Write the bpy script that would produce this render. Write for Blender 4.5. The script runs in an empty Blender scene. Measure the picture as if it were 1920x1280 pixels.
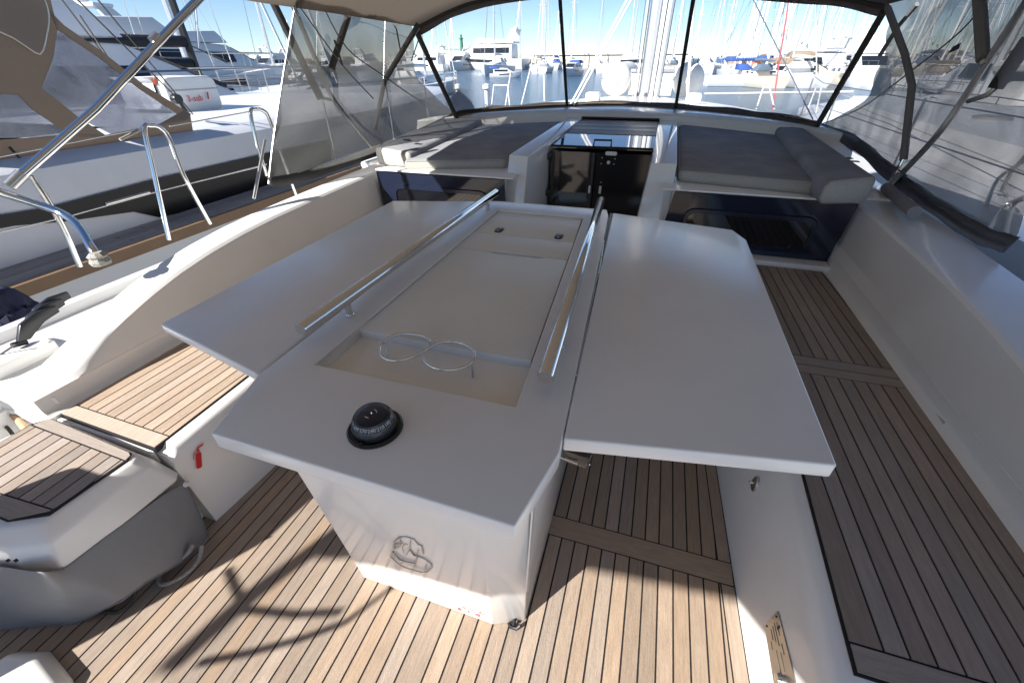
import bpy, bmesh, math, random
from mathutils import Vector, Matrix
from math import radians as R, sin, cos, pi
random.seed(7)
scn = bpy.context.scene
C = scn.collection

# ------------------------------------------------------------------ camera
F = 785.0                                    # focal length in pixels of a 1920 wide frame
PIT, YAW, ROL = R(34.0), R(17.8), R(-0.5)
EYE = Vector((0, 0, 1.506))
_fw = Vector((-sin(YAW)*cos(PIT), cos(YAW)*cos(PIT), -sin(PIT)))
_rt = Vector((cos(YAW), sin(YAW), 0))
_up = _rt.cross(_fw)
_rt, _up = cos(ROL)*_rt+sin(ROL)*_up, -sin(ROL)*_rt+cos(ROL)*_up
cd = bpy.data.cameras.new('camera'); cam = bpy.data.objects.new('camera', cd); C.objects.link(cam)
cd.sensor_width = 36; cd.lens = F/1920*36; cd.clip_start = 0.05; cd.clip_end = 3000
m = Matrix.Identity(4)
for i in range(3):
    m[i][0], m[i][1], m[i][2] = _rt[i], _up[i], -_fw[i]
m.translation = EYE; cam.matrix_world = m
scn.camera = cam

def P(px, py, x=None, y=None, z=None):
    """the point at photo pixel (px,py) lying in the plane x=, y= or z="""
    d = _fw*F + _rt*(px-960) - _up*(py-640)
    if x is not None: t = (x-EYE.x)/d.x
    elif y is not None: t = (y-EYE.y)/d.y
    else: t = (z-EYE.z)/d.z
    return EYE + d*t

# ------------------------------------------------------------------ light
SA, SB = 0.8, 1.2                            # shadow run per metre of height, to starboard and forward
sun_dir = Vector((-SA, -SB, 1)).normalized()  # towards the sun
elev = math.asin(sun_dir.z)
w = bpy.data.worlds.new('World'); scn.world = w; w.use_nodes = True
nt = w.node_tree; bg = nt.nodes['Background']
sk = nt.nodes.new('ShaderNodeTexSky'); sk.sky_type = 'NISHITA'; sk.sun_disc = False
sk.sun_elevation = elev; sk.sun_rotation = math.atan2(sun_dir.x, sun_dir.y)
sk.altitude = 3000; sk.air_density = 1.0; sk.dust_density = 0.15; sk.ozone_density = 3.2
nt.links.new(sk.outputs[0], bg.inputs[0]); bg.inputs[1].default_value = 0.05
sl = bpy.data.lights.new('sun', 'SUN'); sl.energy = 3.7; sl.angle = R(0.53); sl.color = (1.0, 0.965, 0.92)
so = bpy.data.objects.new('sun', sl); C.objects.link(so)
so.rotation_euler = sun_dir.to_track_quat('Z', 'Y').to_euler(); so.location = (-20, -30, 30)
scn.view_settings.view_transform = 'Standard'; scn.view_settings.look = 'None'
scn.view_settings.gamma = 1; scn.view_settings.use_curve_mapping = False
scn.view_settings.exposure = 1.65
scn.render.engine = 'CYCLES'
scn.cycles.transparent_max_bounces = 16; scn.cycles.max_bounces = 7; scn.cycles.diffuse_bounces = 4
scn.cycles.caustics_reflective = False; scn.cycles.caustics_refractive = False

# ------------------------------------------------------------------ materials
MATS = {}
def mat(name, col, rough=0.5, metal=0.0, var=0.0, vscale=3.0, bump=0.0, bscale=60.0, stretch=(1,1,1),
        coat=0.0, spec=0.5, rand=0.0, col2=None, trans=0.0, weave=False, dirt=0.0):
    if name in MATS: return MATS[name]
    m = bpy.data.materials.new(name); m.use_nodes = True; MATS[name] = m
    n = m.node_tree.nodes; l = m.node_tree.links; b = n['Principled BSDF']
    b.inputs['Base Color'].default_value = (*col, 1); b.inputs['Roughness'].default_value = rough
    b.inputs['Metallic'].default_value = metal; b.inputs['Specular IOR Level'].default_value = spec
    b.inputs['Coat Weight'].default_value = coat; b.inputs['Coat Roughness'].default_value = 0.06
    g = n.new('ShaderNodeNewGeometry'); mp = n.new('ShaderNodeMapping')
    mp.inputs['Scale'].default_value = stretch; l.new(g.outputs['Position'], mp.inputs[0])
    out = None
    if var or rand or col2 or dirt:
        base = n.new('ShaderNodeRGB'); base.outputs[0].default_value = (*col, 1); out = base.outputs[0]
        if col2:
            no = n.new('ShaderNodeTexNoise'); no.inputs['Scale'].default_value = vscale; no.inputs['Detail'].default_value = 6
            l.new(mp.outputs[0], no.inputs['Vector'])
            rp = n.new('ShaderNodeValToRGB'); rp.color_ramp.elements[0].position = .35; rp.color_ramp.elements[1].position = .68
            rp.color_ramp.elements[0].color = (*col, 1); rp.color_ramp.elements[1].color = (*col2, 1)
            l.new(no.outputs[0], rp.inputs[0]); out = rp.outputs[0]
        h = n.new('ShaderNodeHueSaturation'); l.new(out, h.inputs['Color']); out = h.outputs[0]
        val = None
        if var:
            no = n.new('ShaderNodeTexNoise'); no.inputs['Scale'].default_value = vscale; no.inputs['Detail'].default_value = 8
            no.inputs['Roughness'].default_value = .65
            l.new(mp.outputs[0], no.inputs['Vector'])
            mr = n.new('ShaderNodeMapRange'); mr.inputs[1].default_value = .25; mr.inputs[2].default_value = .75
            mr.inputs[3].default_value = 1-var; mr.inputs[4].default_value = 1+var
            l.new(no.outputs[0], mr.inputs[0]); val = mr.outputs[0]
        if dirt:
            no = n.new('ShaderNodeTexNoise'); no.inputs['Scale'].default_value = 1.7; no.inputs['Detail'].default_value = 9
            no.inputs['Roughness'].default_value = .6; l.new(g.outputs['Position'], no.inputs['Vector'])
            mr = n.new('ShaderNodeMapRange'); mr.inputs[1].default_value = .42; mr.inputs[2].default_value = .72
            mr.inputs[3].default_value = 1; mr.inputs[4].default_value = 1-dirt; l.new(no.outputs[0], mr.inputs[0])
            if val:
                mu = n.new('ShaderNodeMath'); mu.operation = 'MULTIPLY'; l.new(val, mu.inputs[0]); l.new(mr.outputs[0], mu.inputs[1]); val = mu.outputs[0]
            else: val = mr.outputs[0]
        if rand:
            oi = n.new('ShaderNodeObjectInfo'); mr = n.new('ShaderNodeMapRange')
            mr.inputs[3].default_value = 1-rand; mr.inputs[4].default_value = 1+rand
            l.new(oi.outputs['Random'], mr.inputs[0])
            if val:
                mu = n.new('ShaderNodeMath'); mu.operation = 'MULTIPLY'; l.new(val, mu.inputs[0]); l.new(mr.outputs[0], mu.inputs[1]); val = mu.outputs[0]
            else: val = mr.outputs[0]
            # a little hue drift from piece to piece
            m2 = n.new('ShaderNodeMath'); m2.operation = 'MULTIPLY_ADD'; m2.inputs[1].default_value = 7.31; m2.inputs[2].default_value = 0
            fr = n.new('ShaderNodeMath'); fr.operation = 'FRACT'; l.new(oi.outputs['Random'], m2.inputs[0]); l.new(m2.outputs[0], fr.inputs[0])
            mr2 = n.new('ShaderNodeMapRange'); mr2.inputs[3].default_value = .8; mr2.inputs[4].default_value = 1.12
            l.new(fr.outputs[0], mr2.inputs[0]); l.new(mr2.outputs[0], h.inputs['Saturation'])
        if val: l.new(val, h.inputs['Value'])
        l.new(out, b.inputs['Base Color'])
    if bump:
        no = n.new('ShaderNodeTexNoise'); no.inputs['Scale'].default_value = bscale; no.inputs['Detail'].default_value = 6
        l.new(mp.outputs[0], no.inputs['Vector'])
        bp = n.new('ShaderNodeBump'); bp.inputs['Strength'].default_value = bump; bp.inputs['Distance'].default_value = .01
        l.new(no.outputs[0], bp.inputs['Height']); l.new(bp.outputs[0], b.inputs['Normal'])
    if trans:
        tr = n.new('ShaderNodeBsdfTransparent'); mx = n.new('ShaderNodeMixShader'); mx.inputs[0].default_value = trans
        o = n['Material Output']; l.new(b.outputs[0], mx.inputs[1]); l.new(tr.outputs[0], mx.inputs[2]); l.new(mx.outputs[0], o.inputs[0])
    return m

gel = mat('gelcoat', (.84, .83, .80), .22, var=.02, vscale=2, coat=.3, dirt=.06)
gel_cool = mat('gelcoat_deck', (.78, .78, .77), .35, var=.03, vscale=4, dirt=.08)
tabm = mat('table_gelcoat', (.80, .80, .80), .24, var=.025, vscale=5, dirt=.07, coat=.08, bump=.02, bscale=300)
lidm = mat('lid_gelcoat', (.76, .76, .73), .42, var=.02, vscale=6, dirt=.07)
teak = mat('teak_sole', (.345, .26, .19), .62, var=.22, vscale=14, stretch=(9, .8, 1), bump=.35, bscale=90, rand=.17, dirt=.15)
teakx = mat('teak_cross', (.36, .27, .195), .62, var=.22, vscale=14, stretch=(.8, 9, 1), bump=.35, bscale=90, rand=.08, dirt=.1)
teakb = mat('teak_bench', (.35, .285, .235), .7, var=.18, vscale=14, stretch=(9, .8, 1), bump=.35, bscale=90, rand=.18, dirt=.15)
teakbx = mat('teak_bench_cross', (.36, .30, .25), .7, var=.18, vscale=14, stretch=(.8, 9, 1), bump=.35, bscale=90, rand=.08)
teakp = mat('teak_bench_port', (.44, .34, .255), .6, var=.2, vscale=14, stretch=(9, .8, 1), bump=.3, bscale=90, rand=.15)  # lighter tone than the other bench teak, only for the port slats
caulk = mat('caulk', (.012, .011, .012), .75)
steel = mat('stainless', (.75, .74, .72), .09, 1.0)
steel_b = mat('brushed_steel', (.55, .54, .52), .3, 1.0, var=.1, vscale=40)
brass = mat('hinge_metal', (.72, .66, .48), .2, 1.0)
blk = mat('black_plastic', (.012, .012, .014), .35)
blk_gloss = mat('black_gloss', (.006, .007, .010), .04, coat=.5)
navy = mat('navy_gloss', (.012, .017, .036), .06, coat=.15, spec=.4)
navy2 = mat('navy_frame', (.012, .016, .035), .18)
fab = mat('cushion_fabric', (.235, .24, .26), .95, var=.10, vscale=5, bump=.5, bscale=420, col2=(.28, .285, .30))
fab_side = mat('cushion_side', (.40, .385, .35), .95, var=.22, vscale=160, bump=.5, bscale=420)
canvas = mat('brown_canvas', (.145, .115, .09), .9, var=.12, vscale=9, bump=.25, bscale=260)
canvas_d = mat('dark_canvas', (.05, .046, .042), .9, var=.12, vscale=9, bump=.25, bscale=260)
canvas_g = mat('grey_canvas', (.30, .29, .27), .9, var=.12, vscale=9)
vinyl_grey = mat('grey_vinyl', (.21, .22, .23), .5, var=.06, vscale=6, bump=.12, bscale=30)
sleeve = mat('tube_sleeve', (.055, .048, .042), .85, var=.15, vscale=20)
red = mat('red_sticker', (.62, .015, .02), .5)
redp = mat('faded_red', (.5, .08, .10), .6)
white = mat('white_paint', (.66, .67, .68), .3, var=.03, vscale=1)
whited = mat('white_weathered', (.70, .70, .68), .4, var=.08, vscale=2)
rope = mat('rope_grey', (.33, .32, .29), .9, var=.3, vscale=120, bump=.6, bscale=200)
rope_d = mat('rope_dark', (.06, .055, .05), .9, var=.3, vscale=90)
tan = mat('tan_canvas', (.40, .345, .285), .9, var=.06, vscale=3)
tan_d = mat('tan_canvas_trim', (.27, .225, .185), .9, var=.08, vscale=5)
hullg = mat('neighbour_gelcoat', (.56, .57, .60), .3, var=.04, vscale=1.5, dirt=.08)
glass_d = mat('dark_glass', (.012, .014, .018), .06)
alu = mat('mast_aluminium', (.62, .63, .64), .35, .6, var=.06, vscale=3)
mastw = mat('mast_white', (.82, .82, .80), .4)
blue_c = mat('blue_canvas', (.03, .08, .28), .8)
blue_g = mat('greyblue_canvas', (.10, .14, .20), .8)
teakw = mat('wood_strip', (.55, .42, .32), .6)
concrete = mat('breakwater_stone', (.50, .45, .38), .9, var=.2, vscale=.25)
buildw = mat('quay_wall', (.62, .56, .48), .8, var=.1, vscale=.2)
orange = mat('orange_ring', (.75, .16, .03), .6)
green_d = mat('harbour_light_green', (.03, .18, .10), .5)
cream = mat('cream_paint', (.60, .56, .47), .4, var=.05, vscale=1)
chrome_d = mat('satin_emblem', (.35, .36, .38), .25, .9)

def clear_vinyl(name, haze, tint=(1, 1, 1), hazecol=(.85, .87, .9), wob=.25):
    m = bpy.data.materials.new(name); m.use_nodes = True
    n = m.node_tree.nodes; l = m.node_tree.links; n.remove(n['Principled BSDF'])
    tr = n.new('ShaderNodeBsdfTransparent'); tr.inputs[0].default_value = (*tint, 1)
    df = n.new('ShaderNodeBsdfDiffuse'); df.inputs[0].default_value = (*hazecol, 1)
    tl = n.new('ShaderNodeBsdfTranslucent'); tl.inputs[0].default_value = (*hazecol, 1)
    ad = n.new('ShaderNodeMixShader'); ad.inputs[0].default_value = .5; l.new(df.outputs[0], ad.inputs[1]); l.new(tl.outputs[0], ad.inputs[2])
    no = n.new('ShaderNodeTexNoise'); no.inputs['Scale'].default_value = 3.5; no.inputs['Detail'].default_value = 6; no.inputs['Distortion'].default_value = 1.2
    g = n.new('ShaderNodeNewGeometry'); l.new(g.outputs['Position'], no.inputs['Vector'])
    mr = n.new('ShaderNodeMapRange'); mr.inputs[1].default_value = .3; mr.inputs[2].default_value = .75
    mr.inputs[3].default_value = haze*.55; mr.inputs[4].default_value = haze*1.6; l.new(no.outputs[0], mr.inputs[0])
    m1 = n.new('ShaderNodeMixShader'); l.new(mr.outputs[0], m1.inputs[0]); l.new(tr.outputs[0], m1.inputs[1]); l.new(ad.outputs[0], m1.inputs[2])
    gl = n.new('ShaderNodeBsdfGlossy'); gl.inputs['Roughness'].default_value = .05
    fr = n.new('ShaderNodeFresnel'); fr.inputs[0].default_value = 1.22
    bp = n.new('ShaderNodeBump'); bp.inputs['Strength'].default_value = wob; bp.inputs['Distance'].default_value = .02
    l.new(no.outputs[0], bp.inputs['Height']); l.new(bp.outputs[0], gl.inputs['Normal'])
    m2 = n.new('ShaderNodeMixShader'); l.new(fr.outputs[0], m2.inputs[0]); l.new(m1.outputs[0], m2.inputs[1]); l.new(gl.outputs[0], m2.inputs[2])
    l.new(m2.outputs[0], n['Material Output'].inputs[0]); return m
clearv = clear_vinyl('clear_vinyl', .05, (1, 1, 1), (.85, .87, .9), .02)
clearn = clear_vinyl('neighbour_clear_vinyl', .42, (.62, .64, .69), (.42, .43, .47), .6)

def mesh_mat(name, col, trans):
    m = bpy.data.materials.new(name); m.use_nodes = True
    n = m.node_tree.nodes; l = m.node_tree.links; b = n['Principled BSDF']
    b.inputs['Base Color'].default_value = (*col, 1); b.inputs['Roughness'].default_value = .8
    g = n.new('ShaderNodeNewGeometry')
    no = n.new('ShaderNodeTexNoise'); no.inputs['Scale'].default_value = 2.6; no.inputs['Detail'].default_value = 8; no.inputs['Distortion'].default_value = 1.5
    l.new(g.outputs['Position'], no.inputs['Vector'])
    mr = n.new('ShaderNodeMapRange'); mr.inputs[1].default_value = .3; mr.inputs[2].default_value = .7
    mr.inputs[3].default_value = trans-.06; mr.inputs[4].default_value = trans+.07; l.new(no.outputs[0], mr.inputs[0])
    wv = n.new('ShaderNodeTexNoise'); wv.inputs['Scale'].default_value = 220; l.new(g.outputs['Position'], wv.inputs['Vector'])
    bp = n.new('ShaderNodeBump'); bp.inputs['Strength'].default_value = .4; bp.inputs['Distance'].default_value = .01
    l.new(wv.outputs[0], bp.inputs['Height']); l.new(bp.outputs[0], b.inputs['Normal'])
    tl = n.new('ShaderNodeBsdfTranslucent'); tl.inputs[0].default_value = (*[c*1.1 for c in col], 1)
    m0 = n.new('ShaderNodeMixShader'); m0.inputs[0].default_value = .35; l.new(b.outputs[0], m0.inputs[1]); l.new(tl.outputs[0], m0.inputs[2])
    tr = n.new('ShaderNodeBsdfTransparent'); mx = n.new('ShaderNodeMixShader'); l.new(mr.outputs[0], mx.inputs[0])
    l.new(m0.outputs[0], mx.inputs[1]); l.new(tr.outputs[0], mx.inputs[2]); l.new(mx.outputs[0], n['Material Output'].inputs[0])
    return m
mesh_g = mesh_mat('shade_mesh', (.17, .168, .155), .19)
mesh_s = mesh_mat('shade_mesh_starboard', (.15, .152, .155), .15)

def canopy_mat():
    m = mat('canopy_canvas', (.165, .125, .09), .9, var=.14, vscale=7, bump=.25, bscale=260)
    n = m.node_tree.nodes; l = m.node_tree.links; b = n['Principled BSDF']
    tl = n.new('ShaderNodeBsdfTranslucent'); tl.inputs[0].default_value = (.52, .475, .425, 1)
    mx = n.new('ShaderNodeMixShader'); mx.inputs[0].default_value = .5
    l.new(b.outputs[0], mx.inputs[1]); l.new(tl.outputs[0], mx.inputs[2]); l.new(mx.outputs[0], n['Material Output'].inputs[0]); return m
def make_translucent(m, col, k):
    n = m.node_tree.nodes; l = m.node_tree.links
    tl = n.new('ShaderNodeBsdfTranslucent'); tl.inputs[0].default_value = (*col, 1)
    mx = n.new('ShaderNodeMixShader'); mx.inputs[0].default_value = k
    l.new(n['Principled BSDF'].outputs[0], mx.inputs[1]); l.new(tl.outputs[0], mx.inputs[2]); l.new(mx.outputs[0], n['Material Output'].inputs[0])
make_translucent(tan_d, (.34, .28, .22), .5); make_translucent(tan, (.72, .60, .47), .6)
def water_mat():
    m = bpy.data.materials.new('harbour_water'); m.use_nodes = True
    n = m.node_tree.nodes; l = m.node_tree.links; b = n['Principled BSDF']
    b.inputs['Base Color'].default_value = (.03, .085, .15, 1); b.inputs['Roughness'].default_value = .12
    g = n.new('ShaderNodeNewGeometry'); mp = n.new('ShaderNodeMapping'); mp.inputs['Scale'].default_value = (1, .6, 1)
    l.new(g.outputs['Position'], mp.inputs[0])
    n1 = n.new('ShaderNodeTexNoise'); n1.inputs['Scale'].default_value = 2.2; n1.inputs['Detail'].default_value = 8; n1.inputs['Roughness'].default_value = .65
    l.new(mp.outputs[0], n1.inputs['Vector'])
    bp = n.new('ShaderNodeBump'); bp.inputs['Strength'].default_value = 1; bp.inputs['Distance'].default_value = .22
    l.new(n1.outputs[0], bp.inputs['Height']); l.new(bp.outputs[0], b.inputs['Normal']); return m

# ------------------------------------------------------------------ mesh building
W = {}
class MB:
    def __init__(s): s.v = []; s.f = []
    def add(s, vs, fs):
        k = len(s.v); s.v += [Vector(v) for v in vs]; s.f += [[i+k for i in f] for f in fs]; return s
    def box(s, x0, x1, y0, y1, z0, z1):
        return s.add([(x0,y0,z0),(x1,y0,z0),(x1,y1,z0),(x0,y1,z0),(x0,y0,z1),(x1,y0,z1),(x1,y1,z1),(x0,y1,z1)],
                     [(3,2,1,0),(4,5,6,7),(0,1,5,4),(1,2,6,5),(2,3,7,6),(3,0,4,7)])
    def loft(s, rings, cap=True, closed=True):
        n = len(rings[0]); vs = [p for r in rings for p in r]; fs = []
        for i in range(len(rings)-1):
            for j in range(n if closed else n-1):
                a, b = i*n+j, i*n+(j+1) % n
                fs.append((a, b, b+n, a+n))
        if cap: fs.append(tuple(reversed(range(n)))); fs.append(tuple(range((len(rings)-1)*n, len(rings)*n)))
        return s.add(vs, fs)
    def prism(s, pts, z0, z1):
        return s.loft([[(p[0], p[1], z0) for p in pts], [(p[0], p[1], z1) for p in pts]])
    def slab(s, pts, t, nrm=None):
        """extrude a 3-D polygon by t along its normal"""
        pts = [Vector(p) for p in pts]
        if nrm is None:
            nrm = Vector()
            for i in range(len(pts)): nrm += pts[i].cross(pts[(i+1) % len(pts)])
            nrm.normalize()
        nrm = Vector(nrm)
        return s.loft([[p for p in pts], [p+nrm*t for p in pts]])
    def tube(s, path, r, n=10, cap=True, closed=False):
        path = [Vector(p) for p in path]; rings = []
        k = len(path); prev = None
        for i, p in enumerate(path):
            if closed: d = path[(i+1) % k]-path[i-1]
            else: d = path[min(i+1, k-1)]-path[max(i-1, 0)]
            d.normalize()
            if prev is None:
                a = Vector((0, 0, 1)) if abs(d.z) < .9 else Vector((1, 0, 0)); u = d.cross(a).normalized()
            else: u = (prev-d*prev.dot(d)).normalized()
            prev = u; v = d.cross(u)
            rr = r[i] if isinstance(r, (list, tuple)) else r
            rings.append([p+u*rr*cos(2*pi*j/n)+v*rr*sin(2*pi*j/n) for j in range(n)])
        if closed: rings.append(rings[0])
        return s.loft(rings, cap and not closed)
    def lathe(s, c, prof, n=24, axis='z'):
        c = Vector(c); rings = []
        for r, h in prof:
            ring = []
            for j in range(n):
                a = 2*pi*j/n
                o = {'z': (r*cos(a), r*sin(a), h), 'y': (r*sin(a), h, r*cos(a)), 'x': (h, r*cos(a), r*sin(a))}[axis]
                ring.append(c+Vector(o))
            rings.append(ring)
        return s.loft(rings)
    def grid(s, fn, nu, nv):
        vs = [fn(i/nu, j/nv) for i in range(nu+1) for j in range(nv+1)]
        return s.add(vs, [(i*(nv+1)+j, (i+1)*(nv+1)+j, (i+1)*(nv+1)+j+1, i*(nv+1)+j+1) for i in range(nu) for j in range(nv)])
    def xf(s, M):
        s.v = [M @ v for v in s.v]; return s
    def build(s, name, mt, parent=None, bevel=0, seg=2, smooth=35, solid=0, sub=0, kind=None, label=None, at=None):
        off = Vector(at) if at is not None else (W[parent.name] if parent else Vector())
        me = bpy.data.meshes.new(name); bm = bmesh.new()
        vs = [bm.verts.new(v-off) for v in s.v]
        for f in s.f:
            try: bm.faces.new([vs[i] for i in f])
            except ValueError: pass
        bmesh.ops.remove_doubles(bm, verts=bm.verts, dist=1e-5)
        bmesh.ops.recalc_face_normals(bm, faces=bm.faces)
        if bevel:
            es = [e for e in bm.edges if len(e.link_faces) == 2 and e.calc_face_angle(0) > R(25)]
            bmesh.ops.bevel(bm, geom=es, offset=bevel, segments=seg, affect='EDGES', profile=.5, clamp_overlap=True)
        bm.to_mesh(me); bm.free()
        for p in me.polygons: p.use_smooth = True
        me.set_sharp_from_angle(angle=R(smooth))
        me.materials.append(mt)
        o = bpy.data.objects.new(name, me); C.objects.link(o)
        if parent:
            o.parent = parent
            if at is not None: o.location = off-W[parent.name]
            W[o.name] = off.copy()
        elif at is not None: o.location = off; W[o.name] = off.copy()
        else: W[o.name] = Vector()
        if solid:
            md = o.modifiers.new('solid', 'SOLIDIFY'); md.thickness = solid; md.offset = 0
        if sub:
            md = o.modifiers.new('sub', 'SUBSURF'); md.levels = sub; md.render_levels = sub
        if kind: o['kind'] = kind
        if label: o['label'] = label
        return o

def thing(name, label, cat, loc=(0, 0, 0), group=None):
    o = bpy.data.objects.new(name, None); C.objects.link(o); o.location = loc; o.empty_display_size = .1
    o['label'] = label; o['category'] = cat
    if group: o['group'] = group
    W[o.name] = Vector(loc); return o
def tag(o, label, cat, group=None):
    o['label'] = label; o['category'] = cat
    if group: o['group'] = group
    return o
def copy_tree(o, parent=None):
    c = o.copy(); C.objects.link(c)
    if parent: c.parent = parent
    for ch in list(o.children): copy_tree(ch, c)
    return c
def text_mb(s, size, depth=.0008, align='CENTER'):
    cu = bpy.data.curves.new('t', 'FONT'); cu.body = s; cu.size = size; cu.extrude = depth; cu.align_x = align; cu.resolution_u = 2
    to = bpy.data.objects.new('t', cu); C.objects.link(to)
    dg = bpy.context.evaluated_depsgraph_get(); dg.update()
    me = bpy.data.meshes.new_from_object(to.evaluated_get(dg))
    mb = MB(); mb.add([v.co for v in me.vertices], [list(p.vertices) for p in me.polygons])
    bpy.data.objects.remove(to); bpy.data.meshes.remove(me); return mb
def frame_mat(o, xdir, ydir):
    x = Vector(xdir).normalized(); z = x.cross(Vector(ydir)).normalized(); y = z.cross(x)
    M = Matrix.Identity(4)
    for i in range(3): M[i][0], M[i][1], M[i][2] = x[i], y[i], z[i]
    M.translation = Vector(o); return M
def clip(poly, a, b, keep_left=True):
    out = []
    def side(p): return ((b[0]-a[0])*(p[1]-a[1])-(b[1]-a[1])*(p[0]-a[0]))*(1 if keep_left else -1)
    for i in range(len(poly)):
        p, q = poly[i], poly[(i+1) % len(poly)]; sp, sq = side(p), side(q)
        if sp >= 0: out.append(p)
        if sp*sq < 0:
            t = sp/(sp-sq); out.append((p[0]+(q[0]-p[0])*t, p[1]+(q[1]-p[1])*t))
    return out
def clip_poly(poly, region):
    for i in range(len(region)):
        poly = clip(poly, region[i], region[(i+1) % len(region)])
        if len(poly) < 3: return []
    return poly
def lay_planks(parent, region, edges, z0, z1, mt, lean=0.0, yref=0.0, gap=.0029):
    """one plank per strip of the counter-clockwise convex region; edges are the joint positions in x at yref"""
    for a, b in zip(edges[:-1], edges[1:]):
        ys = [p[1] for p in region]; y0, y1 = min(ys)-.1, max(ys)+.1
        st = [(a+gap+(y0-yref)*lean, y0), (b-gap+(y0-yref)*lean, y0), (b-gap+(y1-yref)*lean, y1), (a+gap+(y1-yref)*lean, y1)]
        pl = clip_poly(st, region)
        if len(pl) < 3: continue
        cx = sum(p[0] for p in pl)/len(pl); cy = sum(p[1] for p in pl)/len(pl)
        MB().prism(pl, z0, z1).build('plank', mt, parent, at=(cx, cy, z0))
def arc(c, r, a0, a1, n, z=0):
    return [(c[0]+r*cos(a0+(a1-a0)*i/n), c[1]+r*sin(a0+(a1-a0)*i/n)) for i in range(n+1)]
def rrect(x0, x1, y0, y1, r, n=4):
    return arc((x1-r, y0+r), r, -pi/2, 0, n)+arc((x1-r, y1-r), r, 0, pi/2, n)+arc((x0+r, y1-r), r, pi/2, pi, n)+arc((x0+r, y0+r), r, pi, 1.5*pi, n)

XC = -.44                                    # centre line of the yacht
# ------------------------------------------------------------------ water
wm = MB().grid(lambda u, v: (-900+1800*u, -300+2300*v, -.9), 4, 4)
o = wm.build('water', water_mat(), kind='structure')

# ------------------------------------------------------------------ yacht: cockpit sole
sole = MB().prism([(-2.35, -4.6), (.66, -4.6), (.62, 2.9), (-2.35, 2.9)], -.06, .0005).build('cockpit_sole', caulk, kind='structure')
reg_r = lambda y: .481+(1.434-y)*.044        # starboard margin of the sole
def xr(y): return .492+(1.1-y)*.035
def xl(y): return -1.385-(.86-max(y, 0))*.10 if y < .86 else -1.385+(y-.86)*.02
king = [-.4755, -.4005]
edges = [-.4755-.05*k for k in range(38, 0, -1)]+king+[-.4005+.05*k for k in range(1, 20)]
def sole_reg(y0, y1): return [(-2.3, y0), (xr(y0)-.045, y0), (xr(y1)-.045, y1), (-2.3, y1)]
lay_planks(sole, sole_reg(-4.5, .909), edges, .0, .003, teak)
lay_planks(sole, sole_reg(.998, 2.86), edges, .0, .003, teak)
MB().prism([(-1.5, .914), (xr(.95), .914), (xr(.95), .993), (-1.5, .993)], 0, .003).build('plank', teakx, sole)
for s, f in ((1, xr),):
    for y0, y1 in ((-4.5 if s > 0 else .40, .909), (.998, 2.86)):
        e = .04 if s > 0 else -.036
        pl = [(f(y0)-e, y0), (f(y0), y0), (f(y1), y1), (f(y1)-e, y1)]
        if s < 0: pl = pl[::-1]
        MB().prism(pl, 0, .003).build('plank', teak, sole)

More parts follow.
